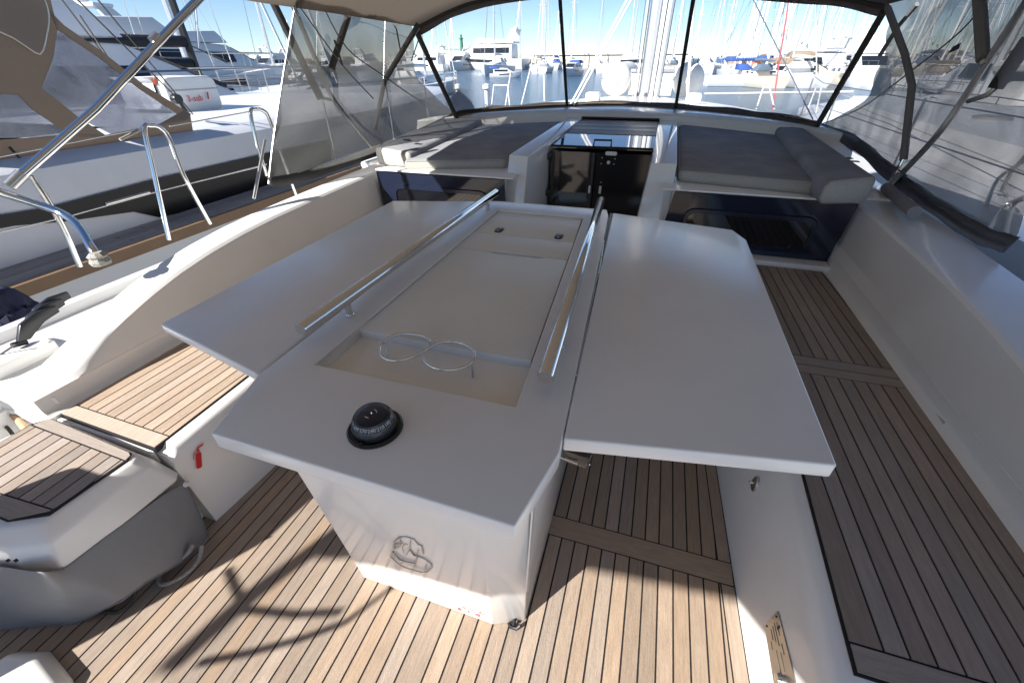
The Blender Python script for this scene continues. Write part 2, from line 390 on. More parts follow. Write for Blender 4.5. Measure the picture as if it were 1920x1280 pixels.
# ------------------------------------------------------------------ benches
BZ = .40
def bench(side):
    # side=+1 starboard, -1 port
    if side > 0:
        inn = lambda y: .600+(y-.6)*.038
        lab, x_out = 'long white starboard bench with weathered teak slat seat', 1.135
    else:
        inn = lambda y: -1.487-(y-.6)*.02
        lab, x_out = 'white port bench with sunlit teak slats under the table leaf', -2.035
    t = thing('cockpit_bench', lab, 'bench', ((inn(1)+x_out)/2, .6, 0))
    s = side
    y0 = .50 if s > 0 else .575
    stations = [y0, y0+.035, 1.0, 1.75, 2.9]
    rings = []
    for i, y in enumerate(stations):
        bx = xr(y)+.002 if s > 0 else xl(y)-.002
        ti = inn(y)
        dz = -.03 if i == 0 else 0
        pr_ = [(bx, -.02), (bx+s*.035, .30), (ti-s*.050, .372+dz), (ti-s*.034, .390+dz), (ti-s*.012, .3965+dz), (x_out+s*.02, .3965+dz), (x_out+s*.02, -.02)]
        rings.append([(px, y, pz) for px, pz in pr_])
    MB().loft(rings).build('seat_base', gel, t, smooth=40)
    # the caulked teak panel
    fy = 2.855
    joints = [x_out-.012-.0505*k for k in range(10)][::-1] if s > 0 else [-2.026+.0505*k for k in range(12)]
    ya = y0+.055
    if s > 0:
        R1 = [(inn(ya)+.0, ya), (x_out, ya), (x_out-.0, 1.700), (inn(1.7), 1.700)]
        R2 = [(inn(1.815)+.02, 1.823), (x_out-.012, 1.823), (x_out-.04, 2.848), (inn(2.85)+.02, 2.848)]
        MB().prism([(inn(ya)-.006, ya-.004), (x_out, ya-.004), (x_out, 1.757), (inn(1.7)-.006, 1.757)], .38, .4005).build('caulking', caulk, t)
        MB().prism([(inn(1.8)-.006, 1.757), (x_out-.006, 1.757), (x_out-.032, 2.853), (inn(2.85)-.006, 2.853)], .38, .4005).build('caulking', caulk, t)
        regs = [([(inn(.62), .620), (x_out, .620), (x_out, 1.690), (inn(1.7), 1.690)], joints, 0)]
        lay_planks(t, [(inn(.62)+.001, .620), (x_out-.003, .620), (x_out-.003, 1.690), (inn(1.7)+.001, 1.690)], [.44]+joints+[x_out+.02], .40, .4035, teakb)
        lay_planks(t, [(inn(1.82)+.001, 1.826), (x_out-.012, 1.826), (x_out-.038, 2.848), (inn(2.85)+.001, 2.848)], [.44]+joints+[x_out+.03], .40, .4035, teakb, lean=-.026, yref=1.75)
        for a, b in ((.558, .614), (1.695, 1.752), (1.758, 1.820)):
            MB().prism([(inn(a)+.002, a), (x_out-.004, a), (x_out-.004-(.008 if a > 1.75 else 0), b), (inn(b)+.002, b)], .40, .4035).build('plank', teakbx, t)
    else:
        MB().prism([(x_out-.004, .592), (inn(.6)+.004, .572), (inn(2.85)+.004, 2.853), (x_out-.004, 2.853)], .38, .4005).build('caulking', caulk, t)
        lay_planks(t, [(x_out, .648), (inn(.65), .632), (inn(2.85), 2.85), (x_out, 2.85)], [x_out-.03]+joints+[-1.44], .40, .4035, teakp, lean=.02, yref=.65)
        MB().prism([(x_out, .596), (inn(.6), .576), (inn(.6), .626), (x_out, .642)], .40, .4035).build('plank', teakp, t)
        MB().prism([(x_out-.012, .60), (x_out+.006, .588), (inn(.6)+.0, .568), (inn(.6)-.02, .56), (x_out-.012, .572)], .33, .393).build('end_trim', gel, t, bevel=.006)
    return t
bs = bench(1); bp_ = bench(-1)

# fire extinguisher sticker on the port riser
def on_riser(px, py): return P(px, py, x=-1.462)
def on_bench(px, py, s=1, off=.002):
    x = .52 if s > 0 else -1.43
    for _ in range(12):
        p = P(px, py, x=x); f = xr(p.y) if s > 0 else xl(p.y)
        x = f+s*(.002+.035*max(0, (p.z+.02))/.32)-s*off
    return P(px, py, x=x)
def sticker():
    t = thing('sticker', 'small red fire extinguisher pictogram stuck on white bench side', 'sticker', on_bench(370, 848, -1))
    o0 = on_bench(371, 858, -1); yv = on_bench(364, 838, -1)-on_bench(376, 868, -1); xv = on_bench(384, 850, -1)-on_bench(364, 857, -1)
    M = frame_mat(o0+Vector((.004, 0, 0)), xv, yv); L = yv.length; Wd = xv.length
    b = MB().slab([(x, y, 0) for x, y in rrect(-Wd*.26, Wd*.26, -L*.55, L*.30, Wd*.16, 3)], .0008).xf(M); b.build('cylinder', red, t)
    MB().slab([(x, y, 0) for x, y in ((-Wd*.10, L*.34), (Wd*.10, L*.34), (Wd*.10, L*.50), (-Wd*.10, L*.50))], .0008).xf(M).build('valve', red, t)
    MB().slab([(-Wd*.1, L*.50, 0), (Wd*.5, L*.62, 0), (Wd*.55, L*.74, 0), (-Wd*.1, L*.58, 0)], .0008).xf(M).build('handle', red, t)
    MB().tube([M @ Vector(p) for p in ((-Wd*.1, L*.45, 0), (-Wd*.38, L*.40, 0), (-Wd*.46, L*.15, 0), (-Wd*.44, L*.02, 0))], Wd*.035, 6).build('hose', red, t)
sticker()

# aft end of the port bench (separate white moulding with teak top)
def bench_end():
    t = thing('bench_locker', 'white moulded locker with shaded teak lid left of the grey cover', 'locker', (-1.75, .4, 0))
    z = .42
    top = [(-2.0, .52), (-1.965, .562), (-1.50, .53), (-1.478, .50), (-1.50, .262), (-1.60, .215), (-2.1, .21)]
    low = [(-2.0, .54), (-1.965, .575), (-1.45, .575), (-1.425, .55), (-1.435, .21), (-1.50, .165), (-2.1, .14)]
    mid = [(-2.0, .52), (-1.965, .565), (-1.47, .548), (-1.448, .52), (-1.462, .235), (-1.55, .185), (-2.1, .17)]
    MB().loft([[(-2.05, .52, .002), (-2.0, .60, .002), (-1.49, .60, .002), (-1.47, .56, .002), (-1.50, .30, .002), (-1.6, .25, .002), (-2.1, .24, .002)], [(-2.05, .52, .25), (-2.0, .59, .25), (-1.49, .60, .27), (-1.47, .56, .27), (-1.50, .30, .27), (-1.6, .25, .27), (-2.1, .24, .27)], [(x, y, .275) for x, y in low], [(x, y, .285) for x, y in low], [(x, y, .378) for x, y in mid], [(x, y, z-.004) for x, y in top]]).build('body', gel, t, bevel=.010, seg=3, smooth=40)
    MB().prism([(-2.0, .515), (-1.965, .556), (-1.512, .524), (-1.492, .498), (-1.507, .285), (-1.60, .235), (-2.0, .235)], z-.01, z+.001).build('caulking', caulk, t)
    lay_planks(t, [(-1.995, .28), (-1.515, .302), (-1.497, .49), (-1.99, .507)], [-2.06+.0502*k for k in range(13)], z, z+.004, teakb, lean=-.02, yref=.4)
    MB().prism([(-1.985, .513), (-1.497, .496), (-1.502, .514), (-1.52, .522), (-1.962, .552)], z, z+.004).build('plank', teakbx, t)
    MB().prism([(-1.99, .24), (-1.598, .24), (-1.52, .292), (-1.515, .297), (-1.99, .275)], z, z+.004).build('plank', teakbx, t)
    for px in (14, 29):
        q = P(px, 1051, x=-1.52); q = P(px, 1051, y=.145)
        MB().lathe(q, [(.004, -.002), (.004, .004)], 10, 'y').build('screw', blk, t)
bench_end()

# grey vinyl cover hanging round the end, with its snaps
def cover():
    t = thing('vinyl_cover', 'grey vinyl cover hanging below the teak lid, fixed with white snaps', 'cover', (-1.45, .35, 0))
    top = [P(346, 903, x=-1.43), P(300, 930, x=-1.428), P(200, 1003, x=-1.432), P(118, 1066, x=-1.436), P(78, 1072, y=.18), P(0, 1060, y=.158), P(-120, 1045, y=.14)]
    bot = [P(392, 1010, x=-1.395), P(340, 1052, x=-1.375), P(275, 1090, x=-1.375), P(228, 1128, x=-1.39), P(150, 1162, z=.012), P(50, 1180, z=.008), P(-120, 1190, z=.008)]
    def fn(u, v):
        k = u*(len(top)-1); i = min(int(k), len(top)-2); f = k-i
        a = top[i].lerp(top[i+1], f); b = bot[i].lerp(bot[i+1], f)
        p = a.lerp(b, v); p = p+Vector((.004*sin(u*9)*v+.006*sin(v*pi), -.010*sin(u*17+v*3)*v*(u > .45)*min(1, (u-.45)*5), 0)); return p
    MB().grid(fn, 26, 10).build('cover_cloth', vinyl_grey, t, solid=.003, sub=1, smooth=180)
    rim = [fn(0, 0), fn(0, .3), fn(0, .6), fn(0, 1)]+[fn(i/26, 1) for i in range(1, 27)]
    MB().tube(rim, .0035, 6).build('hem', mat('hem_grey', (.16, .16, .16), .7), t)
    for px, py in ((350, 907), (382, 1003)):
        q = P(px, py, x=-1.405)
        MB().lathe(q, [(.0, .006), (.008, .006), (.011, .001), (.011, -.004)], 14, 'x').build('snap', white, t)
cover()
# coil of grey rope under it
def coil(name, pts, r, mt, lab):
    pts = [Vector(p) for p in pts]; sm = []
    n = len(pts)
    for i in range(n-1):
        p0, p1, p2, p3 = pts[max(i-1, 0)], pts[i], pts[i+1], pts[min(i+2, n-1)]
        for k in range(6):
            t = k/6
            sm.append(.5*((2*p1)+(p2-p0)*t+(2*p0-5*p1+4*p2-p3)*t*t+(3*p1-p0-3*p2+p3)*t*t*t))
    sm.append(pts[-1])
    return tag(MB().tube(sm, r, 8).build(name, mt, smooth=60), lab, 'rope')
coil('rope', [P(378, 1022, z=.05), P(372, 1050, z=.02), P(345, 1078, z=.012), P(310, 1095, z=.012), P(298, 1088, z=.012), P(305, 1070, z=.014), P(335, 1050, z=.03), P(352, 1036, z=.05), P(362, 1020, z=.07)], .0075, rope,
     'looped grey braided rope poking out under the grey cover')
coil('rope', [P(255, 1105, z=.03), P(245, 1128, z=.012), P(222, 1146, z=.010), P(200, 1146, z=.010), P(150, 1150, z=.012)], .006, rope_d,
     'dark rope bight lying at the foot of the grey cover')

# ------------------------------------------------------------------ coamings and side decks
def ztop(y):
    pts = [(.56, .44), (.60, .462), (.71, .503), (.82, .545), (.95, .595), (1.1, .642), (1.26, .682), (1.45, .714), (1.66, .737), (1.9, .752), (2.4, .765), (4.6, .80)]
    if y <= pts[0][0]: return pts[0][1]
    for (a, za), (b, zb) in zip(pts[:-1], pts[1:]):
        if y <= b: return za+(zb-za)*(y-a)/(b-a)
    return .80
def coaming(s, lab):
    t = thing('coaming', lab, 'coaming', (XC+s*1.8, 1.5, .4))
    xi = XC+s*1.592; ex = .135 if s > 0 else 0
    ys = [.575+.05*k for k in range(30)]+[2.05, 2.3, 2.6, 2.9, 3.2, 3.8, 4.6]
    rings = []
    for y in ys:
        z = ztop(y); k = min(1, max(0, (y-.6)/2.4))
        zz = min(z-.02, .70)
        pr_ = [(xi+s*.0, min(.481, z-.03)), (xi+s*(.012+.02*k), min(.53, z-.02)), (xi+s*(.02+.03*k), z-.012), (xi+s*(.03+.03*k), z-.003), (xi+s*(.034+.03*k), z), (xi+s*(.085+.03*k), z+.008), (xi+s*(.160+ex+.03*k), z+.010),
               (xi+s*(.166+ex+.03*k), z+.006), (xi+s*(.172+ex+.03*k), z-.02), (xi+s*(.24+ex), .40), (xi+s*(.24+ex), .30), (xi, .30)]
        rings.append([(a, y, b) for a, b in pr_])
    MB().loft(rings).build('upper_moulding', gel, t, smooth=24)
    # lower moulding below the joint line, with the fillet to the seat
    rings = []
    for y in [.565 if s < 0 else .2, .6, 1.2, 2.0, 2.9]:
        rings.append([(xi+s*.012, y, .4745), (xi-s*.002, y, .4745), (xi-s*.006, y, .43), (xi-s*.016, y, .412), (xi-s*.04, y, .404), (xi-s*.05, y, .30), (xi+s*.2, y, .30), (xi+s*.2, y, .4745)])
    MB().loft(rings).build('lower_moulding', gel, t, smooth=50)
    MB().box(xi+s*.004 if s > 0 else xi-.06, xi+.06 if s > 0 else xi-.004, .74, 2.9, .470, .4825).build('joint_line', caulk, t)
    # side deck and toe rail outside
    rings = []
    for y in (-5.0, .565, .575, 2.0, 4.0, 6.0):
        w_ = 2.31 if y < 3 else 2.31-(y-3)*.10
        xi2 = XC+s*(1.6 if (y > .57 or s > 0) else 1.86); xi3 = XC+s*(1.84 if (y > .57 or s > 0) else 1.88)
        rings.append([(xi2, y, .36), (xi3, y, .36), (xi3, y, .44), (XC+s*(w_-.08), y, .46), (XC+s*(w_-.075), y, .505), (XC+s*(w_-.03), y, .51), (XC+s*w_, y, .44), (XC+s*(w_+.01), y, -.2), (xi2, y, -.2)])
    MB().loft(rings).build('side_deck', gel_cool, t, smooth=30)
    return t
cl = coaming(-1, 'sunlit white port coaming curving down towards the stern')
cr = coaming(1, 'shaded white starboard coaming beside the teak bench')
# notch at the port coaming's aft end
MB().loft([[(-2.05, .572, .40), (-2.13, .572, .40), (-2.13, .572, .452), (-2.05, .572, .455)], [(-2.02, .62, .40), (-2.10, .62, .40), (-2.10, .62, .455), (-2.02, .62, .46)]]).build('end_lip', gel, cl, bevel=.006)
# aft cockpit floor and hull outside view (behind/left)
MB().box(-2.75, -1.98, -2.0, .56, -.2, .12).build('aft_floor', gel_cool, cl)
# helm foot moulding in the lower left corner
MB().loft([[(-1.62, .055, .003), (-1.52, .085, .003), (-1.36, .055, .003), (-1.25, -.2, .003), (-1.7, -.2, .003)], [(-1.60, .035, .05), (-1.52, .055, .05), (-1.38, .03, .05), (-1.28, -.2, .05), (-1.68, -.2, .05)]]).build('deck_moulding', gel, None, bevel=.015, seg=3)
tag(bpy.data.objects['deck_moulding'], 'rounded white moulding on the teak floor in the bottom left corner', 'moulding')

# rope bundle beside the locker
coil('rope', [P(0, 705, z=.40), P(30, 725, z=.38), P(60, 760, z=.36), P(78, 800, z=.33)], .011, rope, 'thick silvery rope lying between coaming end and locker')
coil('rope', [P(-5, 750, z=.33), P(20, 772, z=.33), P(45, 800, z=.33), P(52, 815, z=.33)], .012, mat('rope_tan', (.42, .28, .17), .9, var=.3, vscale=90), 'tan rope beside the silvery rope at left edge')
coil('rope', [P(-5, 790, z=.30), P(12, 800, z=.30), P(30, 822, z=.30)], .006, rope_d, 'thin dark blue rope at the left edge below the coaming')

# winch-like black clutch lever block outside the port coaming
def jammer():
    t = thing('rope_clutch', 'black three lever rope clutch on the port side deck', 'rope clutch', P(55, 640, z=.56))
    for k in range(3):
        off = Vector((-.03*k+.02, .045*k, .008*k))
        a, b, c_, d = P(28, 640, x=-2.42)+off, P(32, 608, x=-2.42)+off, P(62, 585, x=-2.42)+off, P(100, 572, x=-2.42)+off
        mb = MB()
        prof = [a, b, c_, d, d+Vector((0, 0, -.03)), c_+Vector((0, .0, -.05)), a+Vector((0, .04, -.01))]
        mb.slab(prof, .020, (-1, 0, 0)); mb.build('lever', blk, t, bevel=.004)
    MB().tube([P(22, 648, x=-2.45), P(50, 640, x=-2.45)], .012, 10).build('axle', blk, t)
    MB().prism([(-2.56, .60), (-2.38, .60), (-2.38, .85), (-2.56, .85)], .44, .50).build('base', gel, t, bevel=.01)
jammer()
o = coil('rope', [P(0, 665, z=.50), P(15, 655, z=.52), P(30, 645, z=.54)], .004, rope_d, 'black line leading from the clutch to the left edge')

# ------------------------------------------------------------------ cockpit table
T = .885
def tp(px, py, z=T): p = P(px, py, z=z); return (p.x, p.y)
def table():
    t = thing('cockpit_table', 'white drop-leaf cockpit table with compass and steel rails', 'table', (XC, 1.2, 0))
    # pedestal body
    base = [(-.732, .560), (-.250, .556), (-.156, .600), (-.150, 1.95), (-.735, 1.95), (-.80, .62)]
    topp = [(-.725, .470), (-.232, .470), (-.140, .56), (-.150, 1.98), (-.735, 1.98), (-.80, .54)]
    MB().loft([[(x, y, .004) for x, y in base], [(x, y, T-.03) for x, y in topp]]).build('pedestal', gel, t, bevel=.004, seg=2)
    # top of the console: frame round two openings -> tray well and lid
    A, B_, D, E_, G, H_ = tp(395, 812), tp(483, 703), tp(905, 376), tp(938, 377), tp(1138, 393), tp(1049, 850)
    I_ = tp(965, 987)
    outer = [A, I_, (H_[0], H_[1]), tp(1141, 405), G, E_, D, B_]
    wl, wr = tp(590, 682), tp(966, 762)      # tray aft corners
    wy = (wl[1]+wr[1])/2
    xl_, xr_ = wl[0]-.001, wr[0]+.001
    fy = tp(935, 392)[1]-.012                # front of the recess
    xfl, xfr = tp(935, 392)[0], tp(1095, 405)[0]
    # frame as four pieces butted end to end
    def fr(pts, nm='rim'):
        return MB().prism(pts, T-.042, T)
    cornA = (xl_, wy); cornB = (xr_, wy); cornC = (xfr, fy); cornD = (xfl, fy)
    bm = MB()
    # one continuous ring mesh
    inner = [cornA, cornB, cornC, cornD]
    zs = T-.042
    vs = []; n_o = len(outer)
    def ring3(p, z): return [(x, y, z) for x, y in p]
    bm.add(ring3(outer, T)+ring3(outer, zs)+ring3(inner, T)+ring3(inner, T-.012), [])
    # outer idx 0..7 top, 8..15 bottom, inner 16..19 top, 20..23 lower
    for i in range(n_o): bm.f.append([i, (i+1) % n_o, n_o+(i+1) % n_o, n_o+i])
    o_, i_ = 0, 2*n_o
    bm.f += [[0, 1, i_+1, i_+0], [1, 2, i_+1], [2, 3, i_+2, i_+1], [3, 4, i_+2], [4, 5, i_+3, i_+2], [5, 6, i_+3], [6, 7, i_+0, i_+3], [7, 0, i_+0]]
    for i in range(4): bm.f.append([i_+i, i_+(i+1) % 4, i_+4+(i+1) % 4, i_+4+i])
    bm.f.append(list(range(2*n_o-1, n_o-1, -1)))
    bm.build('console_top', tabm, t, bevel=.004, seg=3, smooth=45)
    # bottom tray walls and floor
    zf = T-.055; ty = tp(668, 618)[1]+.01
    lx, rx = tp(668, 618)[0], tp(1016, 690)[0]
    fl = [(xl_+.012, wy+.012), (xr_-.012, wy+.012), (rx-.006, ty+.05), (lx+.006, ty+.05)]
    up = [(xl_, wy), (xr_, wy), (rx, ty+.05), (lx, ty+.05)]
    w_ = MB()
    w_.add([(x, y, T-.003) for x, y in up]+[(x, y, zf) for x, y in fl], [(0, 1, 5, 4), (1, 2, 6, 5), (3, 0, 4, 7), (4, 5, 6, 7)])
    w_.build('tray', mat('tray_gelcoat', (.74, .725, .67), .4, var=.03, vscale=8, dirt=.12), t, smooth=45, solid=.002)
    # lids
    my = tp(850, 460)[1]
    def side(y, l=True):
        if l: k = (y-wy)/(fy-wy); return cornA[0]+(cornD[0]-cornA[0])*k
        k = (y-wy)/(fy-wy); return cornB[0]+(cornC[0]-cornB[0])*k
    zl = T-.006
    hx0, hx1 = tp(925, 466)[0], tp(1015, 480)[0]
    L1 = [(side(ty)+.004, ty), (side(ty, False)-.004, ty), (side(my, False)-.004, my-.003), (hx1+.012, my-.003), (hx1-.006, my-.017), (hx0+.010, my-.017), (hx0-.010, my-.003), (side(my)+.004, my-.003)]
    MB().prism(L1, zl-.028, zl).build('lid', lidm, t, bevel=.002, label='large lid with a finger notch')
    MB().prism([(hx0-.03, my-.035), (hx1+.03, my-.035), (hx1+.03, my+.01), (hx0-.03, my+.01)], zl-.03, zl-.022).build('notch_floor', lidm, t)
    y2 = tp(940, 438)[1]
    MB().prism([(side(my)+.004, my+.001), (side(my, False)-.004, my+.001), (side(y2, False)-.004, y2-.001), (side(y2)+.004, y2-.001)], zl-.028, zl).build('lid', lidm, t, bevel=.001, label='narrow fixed panel between the lids')
    MB().prism([(side(y2)+.004, y2+.001), (side(y2, False)-.004, y2+.001), (side(fy, False)-.006, fy-.004), (side(fy)+.006, fy-.004)], zl-.028, zl).build('lid', lidm, t, bevel=.002, label='forward lid with two dark hinges')
    for px, py in ((936, 432), (1048, 444)):
        q = P(px, py, z=zl); M = frame_mat(q, P(px+8, py-6 if px < 1000 else py-5, z=zl)-q, (0, 1, 0))
        pts = rrect(-.016, .016, -.0095, .0095, .009, 5)
        pts = [(x, y) for x, y in rrect(-.017, .017, -.030, .030, .0165, 6)]
        hg = MB().prism([(q.x+x, q.y+y) for x, y in pts], zl, zl+.004).build('hinge', blk, t, bevel=.001)
        for a in (-.017, .017): MB().lathe(q+Vector((0, a, .004)), [(.005, 0), (.005, .0008)], 10).build('screw', steel_b, hg)
    # small oval fitting
    q = P(1020, 402, z=zl); pts = [(q.x+.023*cos(a*pi/12), q.y+.011*sin(a*pi/12)) for a in range(24)]
    ba = MB().prism(pts, zl, zl+.002).build('badge', gel, t)
    MB().prism([(q.x+.019*cos(a*pi/12), q.y+.003+.006*sin(a*pi/12)) for a in range(13)], zl+.002, zl+.003).build('badge_mark', navy2, ba)
    MB().prism([(q.x-.012, q.y-.007), (q.x+.010, q.y-.007), (q.x+.016, q.y-.001), (q.x-.006, q.y-.001)], zl+.002, zl+.003).build('badge_mark', navy2, ba)
    # leaves
    Lw = [tp(300, 606), tp(481, 699), tp(903, 377), tp(736, 376)]
    MB().prism([Lw[0], (Lw[1][0]-.003, Lw[1][1]), (Lw[2][0]-.003, Lw[2][1]), (Lw[3][0]+.0, Lw[3][1])], T-.032, T-.001).build('leaf', tabm, t, bevel=.005, seg=3, label='port table leaf raised over the sunlit bench')
    Rw = [tp(1057, 822), tp(1571, 872), tp(1400, 450), tp(1374, 431), tp(1149, 399)]
    MB().prism(Rw, T-.036, T).build('leaf', tabm, t, bevel=.005, seg=3, label='starboard table leaf, wider gap at its hinges')
    # hinges in the starboard gap
    for a, b in (((1132, 452), (1122, 520)), ((1078, 700), (1055, 800))):
        p, q = P(*a, z=T-.008), P(*b, z=T-.008)
        h = MB().tube([p, q], .0042, 8).build('leaf_hinge', brass, t)
        for k in (.08, .5, .92):
            c_ = p.lerp(q, k); MB().lathe(c_+Vector((0, 0, .0)), [(.0062, -.003), (.0062, .0045), (.003, .006)], 10).build('knuckle', brass, h)
    MB().prism([tp(1062, 815, T-.03), tp(1066, 815, T-.03), tp(1148, 400, T-.03), tp(1144, 400, T-.03)], T-.034, T-.03).build('gap_shade_strip', blk, t)  # black strip painted in as the shade of the open gap
    # rails
    for (a, b, posts) in (((563, 618), (930, 361), ((660, 590), (908, 393))), ((1022, 708), (1127, 376), ((1088, 655), (1128, 412)))):
        zr = T+.055
        p, q = P(*a, z=zr), P(*b, z=zr)
        rl = MB().tube([p, p.lerp(q, .002), p.lerp(q, .5), p.lerp(q, .998), q], [.0165, .0185, .0185, .0185, .0165], 28).build('handrail', steel, t, smooth=50)
        for c_ in posts:
            b_ = P(*c_, z=T)
            # foot of the post vertically below the rail axis
            k = max(.04, min(.96, (b_.y-p.y)/(q.y-p.y))); c3 = p.lerp(q, k)
            MB().lathe(Vector((c3.x, c3.y, T)), [(.0125, 0), (.0095, .004), (.0095, .05)], 14).build('post', steel, rl)
    # emblem on the aft face
    yv = lambda z: .56-.09*z/.85
    def fp(px, py):
        d = P(px, py, y=.52); return P(px, py, y=yv(d.z)-.003)
    em = [([(738, 1030), (739, 1016), (748, 1007), (762, 1006), (776, 1010), (784, 1019), (791, 1022), (794, 1037)], .0028),
          ([(738, 1030), (745, 1024), (752, 1014), (749, 1008)], .0014), ([(740, 1020), (752, 1017)], .0014),
          ([(745, 1029), (755, 1017)], .0014), ([(770, 1010), (768, 1030), (762, 1040)], .0014),
          ([(757, 1036), (754, 1026), (758, 1020), (764, 1020)], .0012),
          ([(768, 1030), (776, 1040), (783, 1042)], .0026), ([(784, 1030), (781, 1042)], .0014),
          ([(732, 1042), (736, 1034), (741, 1039), (750, 1049), (762, 1053), (778, 1056)], .0030),
          ([(732, 1042), (742, 1052), (754, 1061), (770, 1067), (790, 1072), (803, 1071), (810, 1063), (808, 1056), (796, 1047), (783, 1042)], .0022),
          ([(756, 1048), (752, 1060)], .0014), ([(782, 1044), (776, 1066)], .0018), ([(799, 1058), (796, 1071)], .0016), ([(741, 1041), (738, 1049)], .0014)]
    eo = bpy.data.objects.new('emblem', None); C.objects.link(eo); eo.parent = t; W[eo.name] = W[t.name].copy()
    for pts, r in em: MB().tube([fp(*p) for p in pts], r*.85, 6).build('emblem_stroke', chrome_d, eo)
    # faded red letters low on the aft face
    o0 = fp(882, 1143); xd = fp(903, 1151)-fp(860, 1137); 
    for ch, (px, py) in (('B', (863, 1139)), ('I', (880, 1144)), ('G', (897, 1150))):
        q = fp(px, py); M = frame_mat(q+Vector((0, -.003, -.007)), xd, (0, -.09, .85))
        text_mb(ch, .024).xf(M).build('letter', redp, t)
    # thin dark scar under the edge
    MB().tube([fp(867, 975), fp(878, 981), (fp(895, 983))], .0012, 6).build('scratch', mat('scratch_brown', (.05, .03, .02), .8), t)
    # black folding support arm and hook
    s = thing
    a, b = P(1045, 862, x=-.13), P(1105, 880, x=-.02)
    br = MB().slab([P(1040, 850, z=.80), P(1085, 838, z=.80), P(1112, 862, z=.80), P(1100, 880, z=.80), P(1062, 868, z=.80)], -.035).build('leaf_bracket', blk_gloss, t, bevel=.005)
    MB().tube([P(1050, 857, z=.815), P(1082, 869, z=.815)], .0016, 6).build('bracket_mark', white, br)
    MB().tube([P(1096, 850, z=.80), P(1102, 872, z=.78)], .006, 8).build('bracket_pin', steel_b, br)
    y_ = .60
    hk = MB().slab([P(981, 1100, y=y_), P(990, 1088, y=y_), P(986, 1120, y=y_), P(974, 1158, y=y_), P(966, 1158, y=y_)], .012).build('leg_latch', blk, t, bevel=.002)
    p1 = P(970, 1155, y=y_); p1.z = max(p1.z, .03)
    MB().tube([p1+Vector((0, .006, .004)), Vector((p1.x-.004, y_-.02, .022)), Vector((p1.x-.002, y_-.03, .016))], .006, 8).build('latch_hook', blk, hk)
    MB().tube([Vector((p1.x-.02, y_-.028, .018)), Vector((p1.x-.012, y_-.035, .011)), Vector((p1.x+.008, y_-.035, .011)), Vector((p1.x+.018, y_-.026, .018))], .006, 8).build('latch_hook', blk, hk)
    # lower side door seam on starboard face
    MB().slab([P(985, 1108, x=-.147), P(1000, 905, x=-.137), P(1004, 905, x=-.137), P(989, 1108, x=-.147)], .004, (1, 0, 0)).build('door_edge', gel, t)
    # figure-eight cup holder
    zc = T+.012
    def ringpts(cx, cy, rx_, ry_, a0, a1, n): return [P(cx+rx_*cos(a), cy+ry_*sin(a), z=zc) for a in [a0+(a1-a0)*i/n for i in range(n+1)]]
    L = []
    def seq(px): return [P(*p, z=zc) for p in px]
    c = seq([(806, 643), (803, 636), (790, 629), (770, 626), (748, 627), (728, 634), (714, 646), (711, 658), (716, 668), (732, 675), (752, 675), (775, 668), (793, 659), (806, 651), (820, 643), (842, 640), (865, 643), (882, 652), (889, 663), (886, 676), (874, 686), (855, 692), (832, 693), (812, 688), (798, 679), (793, 672)])
    sm = []
    for i in range(len(c)-1):
        p0, p1_, p2, p3 = c[max(i-1, 0)], c[i], c[i+1], c[min(i+2, len(c)-1)]
        for k in range(4):
            u = k/4; sm.append(.5*((2*p1_)+(p2-p0)*u+(2*p0-5*p1_+4*p2-p3)*u*u+(3*p1_-p0-3*p2+p3)*u**3))
    sm.append(c[-1])
    cup = thing('cup_holder', 'bent steel wire figure-eight cup holder in the table tray', 'cup holder', P(800, 700, z=zf))
    MB().tube(sm, .0048, 10).build('wire_ring', steel, cup, smooth=60)
    for (tx, ty_), (bx_, by_) in (((722, 643), (731, 692)), ((885, 676), (887, 725))):
        a = P(tx, ty_, z=zc); b = P(bx_, by_, z=zf+.001)
        MB().tube([a, b], .0026, 8).build('leg', steel_b, cup)
        MB().lathe(b, [(.0065, 0), (.0065, .002), (.003, .003)], 12).build('foot', steel_b, cup)
    return t
tbl = table()

